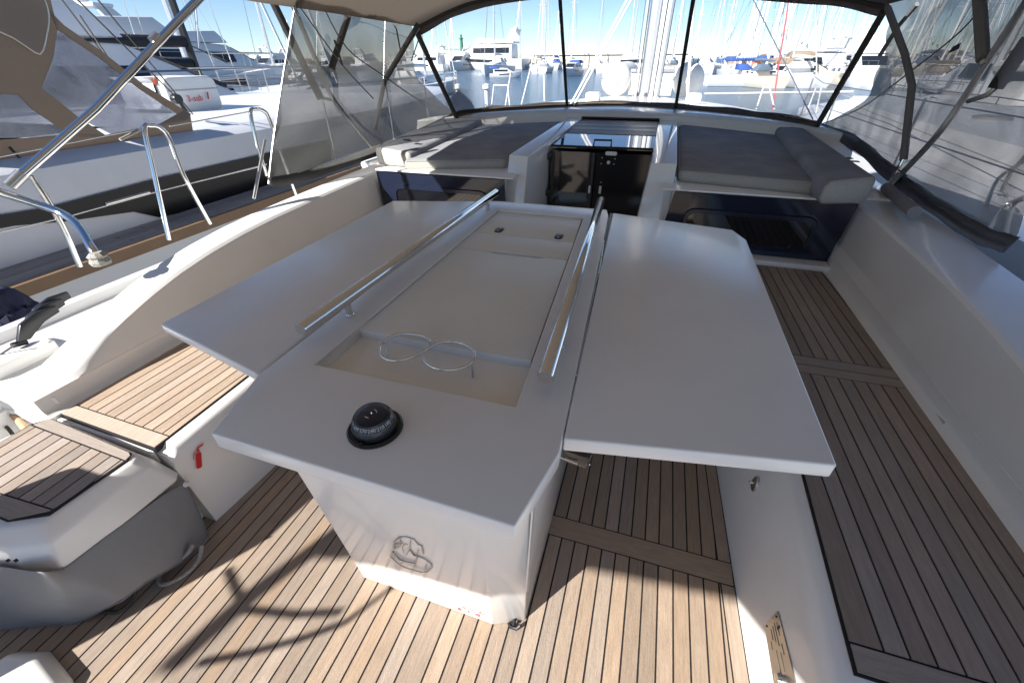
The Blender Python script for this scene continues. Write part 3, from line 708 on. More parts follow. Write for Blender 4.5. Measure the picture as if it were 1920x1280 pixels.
# ------------------------------------------------------------------ compass
def compass():
    q = P(702, 800, z=T); cx, cy = P(704, 803, z=T).x, P(704, 803, z=T).y
    t = thing('compass', 'black dome compass with white degree numbers on the table top', 'compass', (cx, cy, T))
    t.name = 'compass'
    c = Vector((cx, cy, T)); r = .0555
    MB().lathe(c, [(r, .0005), (r, .004), (r-.004, .007), (r-.006, .005), (r-.012, .005), (r-.014, .012), (.040, .013)], 40).build('flange', blk, t)
    MB().lathe(c, [(.0435, .010), (.0445, .016), (.042, .022), (.039, .022)], 40).build('bezel', mat('compass_bezel', (.03, .03, .033), .3), t)
    prof = [(.0435, .012)]+[(.0435*cos(a), .016+.040*sin(a)) for a in [i*pi/2/12 for i in range(1, 12)]]+[(.0008, .0561)]
    MB().lathe(c, [(.040, .010), (.0405, .020), (.034, .038), (.024, .0415), (.001, .042)], 36).build('card', mat('compass_card', (.012, .014, .03), .3), t)
    dome = bpy.data.materials.new('compass_dome'); dome.use_nodes = True
    n = dome.node_tree.nodes; l = dome.node_tree.links; n.remove(n['Principled BSDF'])
    tr = n.new('ShaderNodeBsdfTransparent'); gl = n.new('ShaderNodeBsdfGlossy'); gl.inputs['Roughness'].default_value = .03
    f = n.new('ShaderNodeFresnel'); f.inputs[0].default_value = 1.2; mx = n.new('ShaderNodeMixShader')
    l.new(f.outputs[0], mx.inputs[0]); l.new(tr.outputs[0], mx.inputs[1]); l.new(gl.outputs[0], mx.inputs[2]); l.new(mx.outputs[0], n['Material Output'].inputs[0])
    MB().lathe(c, prof, 40).build('dome', dome, t, smooth=80)
    wmk = mat('compass_white', (.75, .75, .75), .5)
    camd = math.atan2(-cy, -cx)
    for k in range(72):
        a = 2*pi*k/72; h = .006 if k % 6 else .009; h = .0045 if k % 2 else h
        d = Vector((cos(a), sin(a), 0)); p = c+d*.0410+Vector((0, 0, .0215))
        M = frame_mat(p, (-sin(a), cos(a), 0), Vector((-cos(a)*.45, -sin(a)*.45, 1)))
        if math.cos(a-camd) > -.2: MB().box(-.0004, .0004, 0, h*.6, 0, .0003).xf(M).build('tick', wmk, t)
    for k, s in enumerate(('330', '300', '270', '240', '210', '180', '150', '120')):
        a = camd+R(-12)+(k-3)*R(26)
        d = Vector((cos(a), sin(a), 0)); p = c+d*.0392+Vector((0, 0, .0275))
        M = frame_mat(p, (-sin(a), cos(a), 0), Vector((-cos(a)*.55, -sin(a)*.55, 1)))
        text_mb(s, .0105, .0002).xf(M).build('number', wmk, t)
    for a in (camd-.75, camd+1.0, camd+2.9):
        p = c+Vector((cos(a)*(r-.006), sin(a)*(r-.006), .006)); MB().lathe(p, [(.006, -.003), (.006, .002), (.0035, .002), (.003, .0035)], 12).build('screw', blk, t)
    MB().tube([c+Vector((.010*cos(a), .010*sin(a), .0435)) for a in [camd+1.2+i*.2 for i in range(7)]], .0005, 5).build('card_mark', wmk, t)
    MB().tube([c+Vector((.014*cos(a), .014*sin(a), .0435)) for a in [camd-1.2+i*.16 for i in range(5)]], .0006, 5).build('card_mark', wmk, t)
    MB().lathe(c+Vector((0, 0, .042)), [(.002, 0), (.001, .003)], 10).build('pivot', steel, t)
compass()

# small fittings on the starboard bench side
t = thing('hook_fitting', 'small steel oval hook on white bench side under the table leaf', 'hook', P(1415, 908, x=.54))
q = on_bench(1416, 907)
MB().lathe(q, [(.032, .003), (.032, -.004), (.018, -.010), (.0, -.010)], 20, 'x').xf(Matrix.Translation(q) @ Matrix.Diagonal((1, .62, 1, 1)) @ Matrix.Translation(-q)).build('plate', steel_b, t)
MB().lathe(q+Vector((-.006, 0, .004)), [(.005, 0), (.005, -.014), (.0, -.016)], 12, 'x').build('pin', steel, t)
t = thing('data_plate', 'engraved silver plate screwed on the white bench side at bottom', 'plate', P(1470, 1215, x=.535))
pa = [on_bench(1459, 1145), on_bench(1434, 1171), on_bench(1455, 1300), on_bench(1498, 1300)]
MB().slab(pa, .0015, (-1, 0, .1)).build('plate', steel_b, t)
def pl(u, v): return (pa[0].lerp(pa[1], u)).lerp(pa[3].lerp(pa[2], u), v)+Vector((-.0022, 0, 0))
for u, v0, v1 in ((.2, .12, .30), (.35, .10, .42), (.48, .12, .35), (.62, .14, .30), (.2, .40, .55), (.55, .45, .8), (.35, .5, .75), (.75, .3, .42)):
    MB().tube([pl(u, v0), pl(u, v1)], .0006, 4).build('engraving', mat('engraving', (.1, .09, .08), .7), t)
for u, v, s_ in ((.2, .25, 'B'),):
    xd = pl(.2, .5)-pl(.2, .1); M = frame_mat(pl(.25, .2), xd, pa[0]-pa[1]); text_mb('B', .02, .0003).xf(M).build('engraving', navy2, t)
for u, v in ((.15, .05), (.85, .05)): MB().lathe(pl(u, v), [(.003, -.001), (.003, .001)], 8, 'x').build('screw', blk, t)
t = thing('knob', 'round steel knob on the bench side at the bottom edge', 'knob', P(1468, 1276, x=.52))
MB().lathe(on_bench(1470, 1276), [(.0, -.02), (.012, -.018), (.016, -.01), (.012, .0), (.007, .012)], 20, 'x').build('knob_head', steel, t)
t = thing('vent', 'small slotted drain grille at the foot of the starboard coaming', 'grille', P(1757, 780, z=.41))
a, b = P(1748, 764, z=.415), P(1768, 794, z=.415)
MB().slab([a, b, b+Vector((.012, 0, .012)), a+Vector((.012, 0, .012))], .002).build('grille', steel_b, t)

# ------------------------------------------------------------------ coachroof, loungers, companionway
YB = 2.958
def roof():
    t = thing('coachroof', 'white coachroof moulding around the sunpads and companionway', 'coachroof', (XC, 3.5, .4))
    # bulkhead ledge below the dark panels
    for x0, x1 in ((-2.04, -.96), (.08, 1.150)):
        MB().box(x0, x1, 2.862, 3.1, .36, .428).build('ledge', gel, t, bevel=.012, seg=3)
        MB().box(x0-.0, x1+.035, YB-.02, YB+.5, .800, .812).build('top_edge', gel, t, bevel=.003)
    # lounger platforms
    for x0, x1 in ((-2.05, -1.015), (.149, 1.17)):
        MB().add([(x0, YB+.03, .30), (x1, YB+.03, .30), (x1, 5.6, .30), (x0, 5.6, .30), (x0, YB+.03, .79), (x1, YB+.03, .79), (x1, 5.6, .86), (x0, 5.6, .86)],
                 [(3, 2, 1, 0), (4, 5, 6, 7), (0, 1, 5, 4), (1, 2, 6, 5), (2, 3, 7, 6), (3, 0, 4, 7)]).build('platform', gel, t)
    # roof forward of the sunpads: ends at the windscreen base, runs on as foredeck
    def fn(u, v):
        x = -2.36+3.84*u; s = (x-XC)/1.92
        y0 = 5.02-.75*s*s
        y = y0+(14-y0)*v**1.6
        z = .985+.03*(1-s*s)
        if v > 0: z = (1.0+.045*(1-s*s))-.035*(y-y0)*(.5+.5*abs(s))-(.12*max(0, y-8))
        if v > 0: x = XC+(x-XC)*(1-.055*(y-y0))
        return (x, y, z)
    MB().grid(fn, 24, 10).build('roof_top', gel, t, solid=.02)
    def back(u, v):
        x = -2.36+3.84*u; s = (x-XC)/1.92; y0 = 5.02-.75*s*s
        return (x, y0-.10*(1-v)-.0, .80+(.985+.03*(1-s*s)-.80)*v)
    MB().grid(back, 24, 3).build('backrest_moulding', gel, t)
    MB().box(-2.36, -2.05, 3.2, 4.4, .6, .80).build('side_moulding', gel, t, bevel=.02)
    MB().box(1.17, 1.46, 3.1, 4.4, .6, .80).build('side_moulding', gel, t, bevel=.02)
    for px, py in ((992, 224), (1350, 231)):
        q = P(px, py, z=.96); MB().box(q.x-.02, q.x+.02, q.y-.02, q.y+.015, q.z-.035, q.z+.03).build('strap_eye', canvas_d, t, bevel=.004)
    return t
roof()

def dark_panel(x0, x1, xb0, xb1, lab):
    t = thing('bulkhead_panel', lab, 'panel', ((x0+x1)/2, YB, .43))
    MB().slab([(xb0, YB+.0, .43), (xb1, YB+.0, .43), (x1, YB-.004, .79), (x0, YB-.004, .79)], .02, (0, 1, 0)).build('panel', navy, t)
    return t
def port_light(t, pts):
    # pts: x0,x1,z0,z1
    x0, x1, z0, z1 = pts
    o_ = rrect(x0, x1, z0, z1, .07, 5); i_ = rrect(x0+.03, x1-.03, z0+.03, z1-.03, .045, 5)
    fr_ = MB(); n = len(o_)
    fr_.loft([[(x, YB-.003, z) for x, z in o_], [(x, YB-.016, z) for x, z in [(a+(c-a)*.2, b+(d-b)*.2) for (a, b), (c, d) in zip(o_, i_)]], [(x, YB-.016, z) for x, z in i_], [(x, YB-.004, z) for x, z in i_]], cap=False)
    w_ = fr_.build('window_frame', navy2, t, smooth=40)
    MB().slab([(x, YB-.007, z) for x, z in i_], .004, (0, 1, 0)).build('window_pane', blk_gloss, w_)
    return w_
p1 = dark_panel(-2.045, -1.0, -2.03, -.98, 'glossy dark blue bulkhead panel partly sunlit under the port sunpad')
port_light(p1, (-1.92, -1.12, .47, .705))
p2 = dark_panel(.16, 1.178, .11, 1.143, 'glossy dark blue bulkhead panel shaded under the starboard sunpad')
port_light(p2, (.24, 1.02, .465, .70))
MB().tube([Vector((.90, YB-.02, .50)), Vector((.90, YB-.012, .52))], .008, 8).build('catch', blk, p2)

def cushion(name, lab, top, th, bev=.03, mside=None, split=True):
    top = [Vector(p) for p in top]
    mb = MB().loft([[p-Vector((0, 0, th)) for p in top], top])
    o = mb.build(name, fab, None, bevel=bev, seg=4, smooth=60, at=sum(top, Vector())/4-Vector((0, 0, th)))
    me = o.data; me.materials.append(fab_side)
    for p in me.polygons:
        if p.normal.z < .55: p.material_index = 1
    for zo in (-.012, -th+.014):
        cc = sum(top, Vector())/4; loop = []
        for i in range(4):
            a_, b_ = top[i], top[(i+1) % 4]
            for k_ in (.03, .5, .97): loop.append(a_.lerp(b_, k_)+((a_.lerp(b_, k_)-cc).normalized()*-.002)+Vector((0, 0, zo)))
        MB().tube(loop, .0035, 6, closed=True).build('piping', fab_side, o)
    tag(o, lab, 'cushion'); return o
cR = cushion('sunpad', 'grey flat sunpad cushion on the starboard side of companionway', [P(1274, 317, z=.892), P(1545, 341, z=.892), P(1450, 230, z=.955), P(1273, 234, z=.955)], .085)
cL = cushion('sunpad', 'grey flat sunpad cushion partly sunlit on the port side', [P(755, 299, z=.885), P(946, 297, z=.885), P(1086, 226, z=.955), P(905, 233, z=.955)], .085)
def bolster(lab, f_out, f_in, b_in, b_out, th=.13):
    """wedge cushion: inner edge low, outer high"""
    top = [f_out, f_in, b_in, b_out]
    mb = MB().loft([[Vector((p.x, p.y, .815)) for p in top], [Vector(p) for p in top]])
    o = mb.build('bolster', fab, None, bevel=.035, seg=4, smooth=60, at=(f_out+b_in)/2)
    o.data.materials.append(fab_side)
    for p in o.data.polygons:
        if p.normal.y < -.5: p.material_index = 1
    tag(o, lab, 'cushion'); return o
bR = bolster('long grey wedge bolster beside the starboard sunpad', P(1650, 331, z=.965), P(1550, 342, z=.94), P(1448, 230, z=1.0), P(1512, 240, z=1.01))
bL = bolster('long grey wedge bolster with sunlit end beside the port sunpad', P(700, 275, z=.95), P(768, 287, z=.925), P(905, 222, z=1.0), P(850, 214, z=1.01))
for o_, pts in ((bR, ((1588, 297), (1600, 303))), (bL, ((762, 262), (778, 266)))):
    for px, py in pts:
        q = P(px, py, z=.962)
        b_ = MB().slab([q+Vector((-.03, -.02, 0)), q+Vector((.03, -.02, 0)), q+Vector((.03, .02, .0)), q+Vector((-.03, .02, 0))], .003).build('vent_patch', canvas_d, o_)
        
def companion():
    t = thing('companionway', 'companionway between the sunpads with dark doors and glossy hatch', 'companionway', (XC, 3.2, .4))
    ZA = .93
    for s, (ti, to, bi, bo, fi, fo) in (('l', ((990, 293), (955, 290), (985, 385), (938, 385), (1092, 222), (1075, 213))),
                                        ('r', ((1221, 306), (1270, 307), (1197, 400), (1262, 410), (1235, 225), (1270, 216)))):
        a, b = P(*ti, z=ZA), P(*to, z=ZA)
        c_, d = P(*fi, z=.985), P(*fo, z=.995)
        if s == 'l': lo = [Vector((a.x-.01, a.y-.13, .38)), Vector((b.x-.04, b.y-.13, .38))]
        else: lo = [Vector((a.x-.05, a.y-.13, .38)), Vector((b.x+.0, b.y-.13, .38))]
        hi = [a, b]; bk = [c_, d]; bkl = [Vector((c_.x, c_.y, .5)), Vector((d.x, d.y, .5))]
        # side edge widening with depth: simple hexahedron
        vs = [lo[0], lo[1], hi[1], hi[0], bkl[0], bkl[1], bk[1], bk[0]]
        MB().add(vs, [(0, 1, 2, 3), (7, 6, 5, 4), (3, 2, 6, 7), (0, 3, 7, 4), (1, 5, 6, 2), (0, 4, 5, 1)]).build('side_arm', mat('arm_gelcoat', (.74, .75, .75), .12, coat=.5, var=.02), t, bevel=.006, seg=2)
    # hatch and doors
    hA, hB = P(1034, 274, z=.915), P(1224, 281, z=.915)
    fA, fB = P(1092, 224, z=.975), P(1234, 228, z=.975)
    mA, mB = hA.lerp(fA, .42), hB.lerp(fB, .42)
    up_ = Vector((0, 0, .003))
    MB().slab([mA+up_, mB+up_, fB+up_, fA+up_], -.010).build('hatch_fore_panel', mat('hatch_fore_dark', (.035, .034, .036), .45, var=.1, vscale=6), t)  # forward part as a matte dark panel, darker stripes laid across it
    for k_ in (.25, .5): MB().slab([mA.lerp(fA, k_)+up_*1.5, mB.lerp(fB, k_)+up_*1.5, mB.lerp(fB, k_+.12)+up_*1.5, mA.lerp(fA, k_+.12)+up_*1.5], -.003).build('hatch_stripe', blk, t)
    MB().slab([hA, hB, mB, mA], -.012).build('sliding_hatch', mat('hatch_glass', (.004, .005, .007), .03, coat=1.0), t)
    MB().tube([hA+Vector((0, 0, .004)), hB+Vector((0, 0, .004))], .008, 8).build('hatch_rim', blk, t)
    MB().tube([fA+Vector((-.01, .01, .012)), fB+Vector((.01, .01, .012))], .016, 6).build('hatch_rim', blk, t)
    # handle
    yh = hA.y-.01
    q0, q1 = P(1112, 278, y=yh), P(1145, 279, y=yh)
    MB().tube([q0, q0+Vector((.002, .03, .055)), q1+Vector((-.002, .03, .055)), q1], .008, 8).build('grab_handle', blk, t)
    # doors below the hatch edge
    yd = hA.y+.0
    zb = .36
    dl, dr = P(1034, 280, y=yd), P(1222, 285, y=yd)
    mid = P(1118, 285, y=yd).x
    doorl = MB().box(dl.x, mid-.004, yd, yd+.02, zb, dl.z-.01).build('door', blk_gloss, t, label='port door leaf of dark glass')
    doorr = MB().box(mid+.004, dr.x, yd+.002, yd+.022, zb, dl.z-.01).build('door', mat('door_black', (.004, .004, .006), .10), t, label='starboard door leaf with the lock')
    MB().box(mid-.028, mid-.006, yd-.008, yd-.001, zb, dl.z-.012).build('door_stile', blk, doorl)
    MB().box(dl.x+.004, dl.x+.03, yd-.008, yd-.001, zb, dl.z-.012).build('door_stile', blk, doorl)
    q = P(1146, 288, y=yd-.004); MB().slab([(q.x+x, q.y, q.z+z) for x, z in rrect(-.045, .045, -.014, .014, .01, 3)], .003, (0, -1, 0)).build('lock_plate', steel_b, doorr)
    q = P(1141, 305, y=yd-.004); MB().lathe(q, [(.014, .004), (.014, -.004), (.008, -.008), (0, -.008)], 16, 'y').build('lock', steel_b, doorr)
    for px, py in ((1129, 296), (1153, 298), (1127, 307), (1151, 308), (1127, 342)):
        q = P(px, py, y=yd-.002); MB().lathe(q, [(.004, .003), (.004, -.004)], 8, 'y').build('screw', steel_b, doorr)
    q = P(1125, 356, y=yd-.004); MB().slab([(q.x+x, q.y, q.z+z) for x, z in rrect(-.010, .010, -.030, .030, .004, 3)], .004, (0, -1, 0)).build('pull', steel_b, doorr)
    q = P(1105, 355, y=yd-.010); MB().slab([(q.x+x, q.y, q.z+z) for x, z in rrect(-.008, .008, -.030, .030, .004, 3)], .004, (0, -1, 0)).build('pull', white, doorl)
    for z in (.84, .55): MB().box(dl.x-.03, dl.x+.01, yd-.03, yd-.01, z-.025, z+.025).build('door_hinge', blk, t, bevel=.004)
    # dark well below
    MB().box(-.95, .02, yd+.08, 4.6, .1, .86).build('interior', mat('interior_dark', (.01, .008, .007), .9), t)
    MB().box(-.95, .06, 2.90, yd+.02, .30, .375).build('threshold', gel, t, bevel=.01)
companion()

# ------------------------------------------------------------------ sprayhood / cockpit enclosure
def smooth_path(c, k=5):
    c = [Vector(p) for p in c]; sm = []
    for i in range(len(c)-1):
        p0, p1, p2, p3 = c[max(i-1, 0)], c[i], c[i+1], c[min(i+2, len(c)-1)]
        for j in range(k):
            u = j/k; sm.append(.5*((2*p1)+(p2-p0)*u+(2*p0-5*p1+4*p2-p3)*u*u+(3*p1-p0-3*p2+p3)*u**3))
    sm.append(c[-1]); return sm
def enclosure():
    t = thing('sprayhood', 'brown canvas sprayhood on steel hoops with clear windscreen and mesh sides', 'sprayhood', (XC, 4, .9))
    XL, XR = -2.34, 1.45
    # windscreen base line
    base = [P(858, 222, z=.995), P(905, 212, z=1.0), P(960, 208, z=1.01), P(1064, 202, z=1.02), P(1165, 200, z=1.025), P(1266, 206, z=1.02), P(1360, 214, z=1.01), P(1440, 224, z=1.0), P(1528, 240, z=.995)]
    # brow line
    yb = [3.98, 4.28, 4.5, 4.68, 4.72, 4.68, 4.5, 4.28, 3.98]
    px = [(783, 60), (845, 28), (905, 8), (1050, -14), (1170, -20), (1302, -14), (1430, -4), (1560, 4), (1655, 22)]
    brow = [P(a, b, y=yb[i]) for i, (a, b) in enumerate(px)]
    base_s, brow_s = smooth_path(base, 4), smooth_path(brow, 4)
    N = len(base_s)-1
    # posts at index 0, 12, 20, 32
    posts = [(0, (854, 216), (786, 62)), (12, None, None), (20, None, None), (32, None, None)]
    cuts = [0, 12, 20, 32]
    def lerp_s(s, u):
        k = u*(len(s)-1); i = min(int(k), len(s)-2); return s[i].lerp(s[i+1], k-i)
    for a, b in zip(cuts[:-1], cuts[1:]):
        def fn(u, v, a=a, b=b):
            w_ = (a+(b-a)*u)/N
            p = lerp_s(base_s, w_).lerp(lerp_s(brow_s, w_), v)
            return p+Vector((0, .012*sin(v*9+u*7)*sin(pi*v), 0))
        MB().grid(fn, 12, 10).build('window_pane', clearv, t, smooth=180)
    for c_ in cuts:
        w_ = c_/N; a, b = lerp_s(base_s, w_), lerp_s(brow_s, w_)
        r = .022 if c_ in (0, 32) else .017
        MB().tube([a+(b-a)*k+Vector((0, -.02, 0)) for k in (-.03, .25, .5, .75, 1.0)], r, 10).build('post', canvas_d if c_ in (12, 20) else sleeve, t)
    # bottom band with hanging skirt on the roof
    def band(u, v):
        p = lerp_s(base_s, u); q = Vector((p.x, p.y-.10*v-.01, p.z+.052*(1-v)-.012*v+.008*sin(u*60)*v*(1-v)*2)); return q
    MB().grid(band, 64, 4).build('bottom_band', canvas, t, solid=.006, smooth=180)
    MB().tube([lerp_s(base_s, i/48)+Vector((0, -.012, .045+.006*sin(i*.9))) for i in range(49)], .016, 8).build('bottom_roll', canvas_d, t, smooth=60)
    # header band above the panes and the roof canvas
    def canopy(u, v):
        # v=0 at brow, 1 at aft edge
        p = lerp_s(brow_s, u)
        s = (p.x-XC)/1.65
        yy = p.y+(-1.56-p.y)*v
        wid = 1+.17*min(1, v*4)
        x = XC+(p.x-XC)*wid
        z = p.z+.035+.10*sin(pi*min(1, v*1.2))*(1-.3*abs(s))-.0
        if v > .2: z = max(z, 1.78)
        return Vector((x, yy, z))
    MB().grid(canopy, 32, 24).build('canopy', canopy_mat(), t, solid=.004, smooth=180)
    def header(u, v):
        p = lerp_s(brow_s, u); b = lerp_s(base_s, u); d = (b-p).normalized()
        return p+Vector((0, -.018, .035))+d*(.075*v+.004*sin(u*40)*v)
    MB().grid(header, 48, 3).build('header_band', canvas, t, solid=.004, smooth=180)
    # brow tube hoop + legs
    hL = P(697, 275, x=XL); hR = P(1672, 345, x=XR)
    legL = [hL, P(722, 150, x=-2.30), P(785, 52, y=3.95)]
    legR = [hR+Vector((0, .02, .0)), P(1694, 300, x=XR), P(1710, 160, x=1.42), P(1696, 100, x=1.38), P(1662, 10, y=3.97)]
    MB().tube([legL[0], legL[0].lerp(legL[1], .5), legL[1], legL[1].lerp(legL[2], .5), legL[2]], .0135, 12).build('brow_hoop_leg', steel, t)
    MB().tube([legL[1].lerp(legL[2], .02), legL[2]+Vector((0, 0, .02))], .021, 10).build('tube_sleeve', sleeve, t)
    MB().tube([legL[0].lerp(legL[1], .25)+Vector((0,-.004,0)), legL[1]+Vector((0,-.004,0))], .018, 10).build('tube_sleeve', sleeve, t)
    MB().tube(legR, .0135, 12).build('brow_hoop_leg', steel, t)
    MB().tube([legR[1], legR[2]], .020, 10).build('tube_sleeve', mat('grey_sleeve', (.16, .155, .15), .8, var=.1, vscale=20), t)
    MB().tube([legR[2], legR[3], legR[4]], .019, 10).build('tube_sleeve', MATS['grey_sleeve'], t)
    MB().tube([p+Vector((0, -.02, .02)) for p in brow_s], .0135, 10).build('brow_hoop', sleeve, t)
    # main hoop
    mL = [hL, P(628, 190, x=-2.36), P(600, 130, x=-2.36), P(545, 0, x=-2.34), P(520, -60, x=-2.30)]
    mR = [hR, P(1750, 262, x=1.46), P(1800, 195, x=1.47), P(1855, 110, x=1.46), P(1920, 10, x=1.44), P(1950, -40, x=1.40)]
    for leg in (mL, mR): MB().tube(smooth_path(leg, 4), .0155, 12).build('main_hoop_leg', steel if leg is mL else steel_b, t)
    MB().tube(smooth_path([mL[-1], Vector((-1.9, 2.75, 2.05)), Vector((XC, 2.7, 2.1)), Vector((1.0, 2.75, 2.05)), mR[-1]], 6), .0155, 10).build('main_hoop', steel_b, t)
    # padded uprights from the main hoop
    a, b = P(618, 140, x=-2.34), P(664, -6, x=-2.26)
    MB().tube([a, b], .0125, 10).build('upright', steel, t)
    MB().tube([a.lerp(b, .08), a.lerp(b, .95)], .023, 10).build('tube_sleeve', sleeve, t)
    MB().lathe(a, [(.016, -.02), (.016, .02)], 10, 'x').build('hoop_joint', steel_b, t)
    a, b = P(1844, 122, x=1.45), P(1836, -10, x=1.42)
    MB().tube([a, b], .0125, 10).build('upright', steel, t)
    MB().tube([a.lerp(b, .08), b], .026, 10).build('tube_sleeve', MATS['grey_sleeve'], t)
    # struts
    a, b = P(601, 186, x=-2.40), P(505, -10, x=-2.50)
    MB().tube([a, b], .024, 10).build('padded_strut', mat('strut_black', (.012, .012, .012), .7), t)
    MB().tube([P(625, 188, x=-2.37), P(606, 184, x=-2.39), P(598, 168, x=-2.42)], .011, 8).build('strut_end', steel, t)
    a, b = P(1866, 166, x=1.50), P(1932, 70, x=1.52)
    MB().tube([a, b], .030, 10).build('padded_strut', MATS['strut_black'], t)
    MB().tube([P(1815, 190, x=1.47), P(1852, 178, x=1.49), P(1866, 166, x=1.50)], .012, 8).build('strut_end', steel_b, t)
    # deck hinges
    for q in (hL, hR):
        MB().lathe(q+Vector((0, 0, -.035)), [(.02, 0), (.02, .012), (.010, .02), (.010, .045)], 12).build('deck_hinge', steel_b, t)
    MB().tube([P(1662, 352, x=1.40), P(1715, 398, x=1.30)], .030, 14).build('rolled_flap', mat('flap_grey', (.22, .215, .22), .8), t)
    # straps
    for pts in ([(790, 46), (785, 70), (770, 115)], [(735, 45), (742, 55), (752, 108)], [(625, 75), (633, 100), (640, 122)]):
        q = [P(*p, x=-2.2) for p in pts]
        MB().slab([q[0], q[1], q[2], q[2]+Vector((0, .018, .0)), q[1]+Vector((0, .02, 0)), q[0]+Vector((0, .02, 0))], .002, (1, 0, 0)).build('strap', canvas_d, t)
    q = [P(1720, 8, x=1.36), P(1684, 50, x=1.36), P(1650, 104, x=1.36)]
    MB().tube(q, .014, 6).build('strap', MATS['grey_sleeve'], t)
    # side meshes
    def side_panel(name, mt, outline, xs, nu=20, nv=14, amp=.015):
        # outline: aft edge (bottom->top), front edge (bottom->top) as pixel lists with x planes
        aft, fro = outline
        A = smooth_path([P(a, b, x=c) for a, b, c in aft], 6); B = smooth_path([P(a, b, x=c) for a, b, c in fro], 6)
        def fn(u, v):
            p, q = lerp_s(A, v), lerp_s(B, v)
            r = p.lerp(q, u)
            r.x += amp*sin(u*17+v*9)*sin(pi*u)+amp*.7*sin(v*23-u*11)*sin(pi*v)
            return r
        return MB().grid(fn, nu, nv).build(name, mt, t, smooth=180, label=None), A, B
    ml, A, B = side_panel('mesh_panel', mesh_g,
        ([(504, 345, -2.36), (512, 270, -2.38), (530, 150, -2.36), (552, 20, -2.33), (556, -10, -2.3)],
         [(858, 216, -2.10), (812, 178, -2.22), (778, 135, -2.28), (776, 95, -2.24), (772, 40, -2.12)]), None, 30, 20)
    MB().tube(A, .006, 6).build('mesh_edge', steel_b, t)
    # hem along the coaming
    hem = smooth_path([A[0], P(560, 335, x=-2.335), P(640, 310, x=-2.33), P(700, 288, x=-2.33), P(760, 262, x=-2.28), B[0]], 5)
    ml2 = MB().grid(lambda u, v: lerp_s(hem, u)+Vector((-.004, 0, -.01))+(A[0].lerp(B[0], u)-lerp_s(hem, u)+Vector((0, 0, .004)))*v, 24, 4).build('mesh_panel', mesh_g, t, smooth=180)
    MB().grid(lambda u, v: lerp_s(hem, u)+Vector((.002+.02*v, 0, -.02+.06*(1-v))), 24, 2).build('mesh_hem', canvas_d, t, solid=.002)
    # seams in the port mesh
    for pts in ([(600, 0), (650, 90), (716, 140), (790, 190), (850, 212)], [(560, 10), (640, 120), (700, 185)], [(600, 6), (680, 30), (772, 46)]):
        MB().tube(smooth_path([P(a, b, x=-2.30) for a, b in pts], 4), .0045, 6).build('mesh_seam', mat('seam_thread', (.13, .125, .12), .9), t)
    mr, A2, B2 = side_panel('mesh_panel', mesh_s,
        ([(1895, 462, 1.55), (1935, 380, 1.56), (1990, 250, 1.54), (2060, 60, 1.5), (2080, -60, 1.45)],
         [(1530, 240, 1.36), (1618, 190, 1.40), (1650, 120, 1.42), (1668, 45, 1.38), (1664, -10, 1.3)]), None, 30, 20, .02)
    hem2 = smooth_path([B2[0], P(1600, 268, x=1.42), P(1670, 330, x=1.46), P(1740, 380, x=1.50), P(1830, 440, x=1.53), A2[0]], 5)
    MB().grid(lambda u, v: lerp_s(hem2, u)+(B2[0].lerp(A2[0], u)-lerp_s(hem2, u))*v, 24, 4).build('mesh_panel', mesh_s, t, smooth=180)
    MB().grid(lambda u, v: lerp_s(hem2, u)+Vector((-.01+.02*v, 0, -.03+.075*v+.003*sin(u*50))), 30, 2).build('mesh_hem', mat('hem_vinyl', (.06, .06, .068), .35, bump=.3, bscale=25), t, solid=.002)
    for pts in ([(1530, 236), (1610, 205), (1700, 140), (1800, 60), (1850, 0)], [(1535, 240), (1620, 275), (1700, 330)]):
        MB().tube(smooth_path([P(a, b, x=1.43) for a, b in pts], 4), .0045, 6).build('mesh_seam', mat('seam_thread', (.13, .125, .12), .9), t)
    q = P(1790, 90, x=1.48); MB().slab([P(1778, 101, x=1.47), P(1788, 88, x=1.47), P(1803, 80, x=1.47), P(1798, 92, x=1.47)], .004, (-1, 0, 0)).build('buckle', blk, t)
    return t
enclosure()

# ------------------------------------------------------------------ rails and tubes on the port side of the yacht
def tube_thing(name, lab, cat, paths, r, mt, loc=None, group=None):
    paths = [[Vector(p) for p in q] for q in paths]
    t = thing(name, lab, cat, loc or paths[0][0], group)
    for q in paths: MB().tube(q, r, 12).build('tube', mt, t, smooth=60)
    return t
a = P(22, 345, x=-2.62)
br = tube_thing('canopy_brace', 'thick polished steel brace rising diagonally from the port rail', 'brace', [[a, P(180, 205, x=-2.55), P(382, -12, x=-2.42)]], .019, steel)
MB().tube([a.lerp(P(382, -12, x=-2.42), -.01), a.lerp(P(382, -12, x=-2.42), .045)], .024, 12).build('end_fitting', steel_b, br)
MB().tube([P(285, 78, x=-2.49), P(296, 66, x=-2.48)], .0215, 12).build('collar', steel_b, br)
ft = P(187, 487, z=.79)
rl = tube_thing('stern_rail', 'bent steel rail tube with its foot on the port coaming', 'rail',
    [smooth_path([P(-40, 348, x=-2.66), P(5, 362, x=-2.64), P(60, 380, x=-2.58), P(112, 398, x=-2.5), P(145, 422, x=-2.40), P(172, 465, x=-2.28), ft], 4)], .0165, steel)
MB().lathe(ft+Vector((0, 0, -.02)), [(.035, 0), (.04, .015), (.032, .03), (.038, .04), (.022, .055)], 9).build('rope_lashing', rope, rl, smooth=20)
def arch(lab, pts, foot):
    return tube_thing('rail_hoop', lab, 'rail', [smooth_path(p, 4) for p in pts], .0125, steel, foot, 'steel gate hoops on the port rail')
XA = -2.73
arch('nearer steel gate hoop rising above the port coaming', [[P(317, 450, x=XA), P(290, 330, x=XA), P(271, 245, x=XA), P(282, 236, x=XA), P(300, 240, x=XA), P(318, 262, x=XA), P(345, 330, x=XA), P(394, 420, x=XA)]], P(317, 450, x=XA))
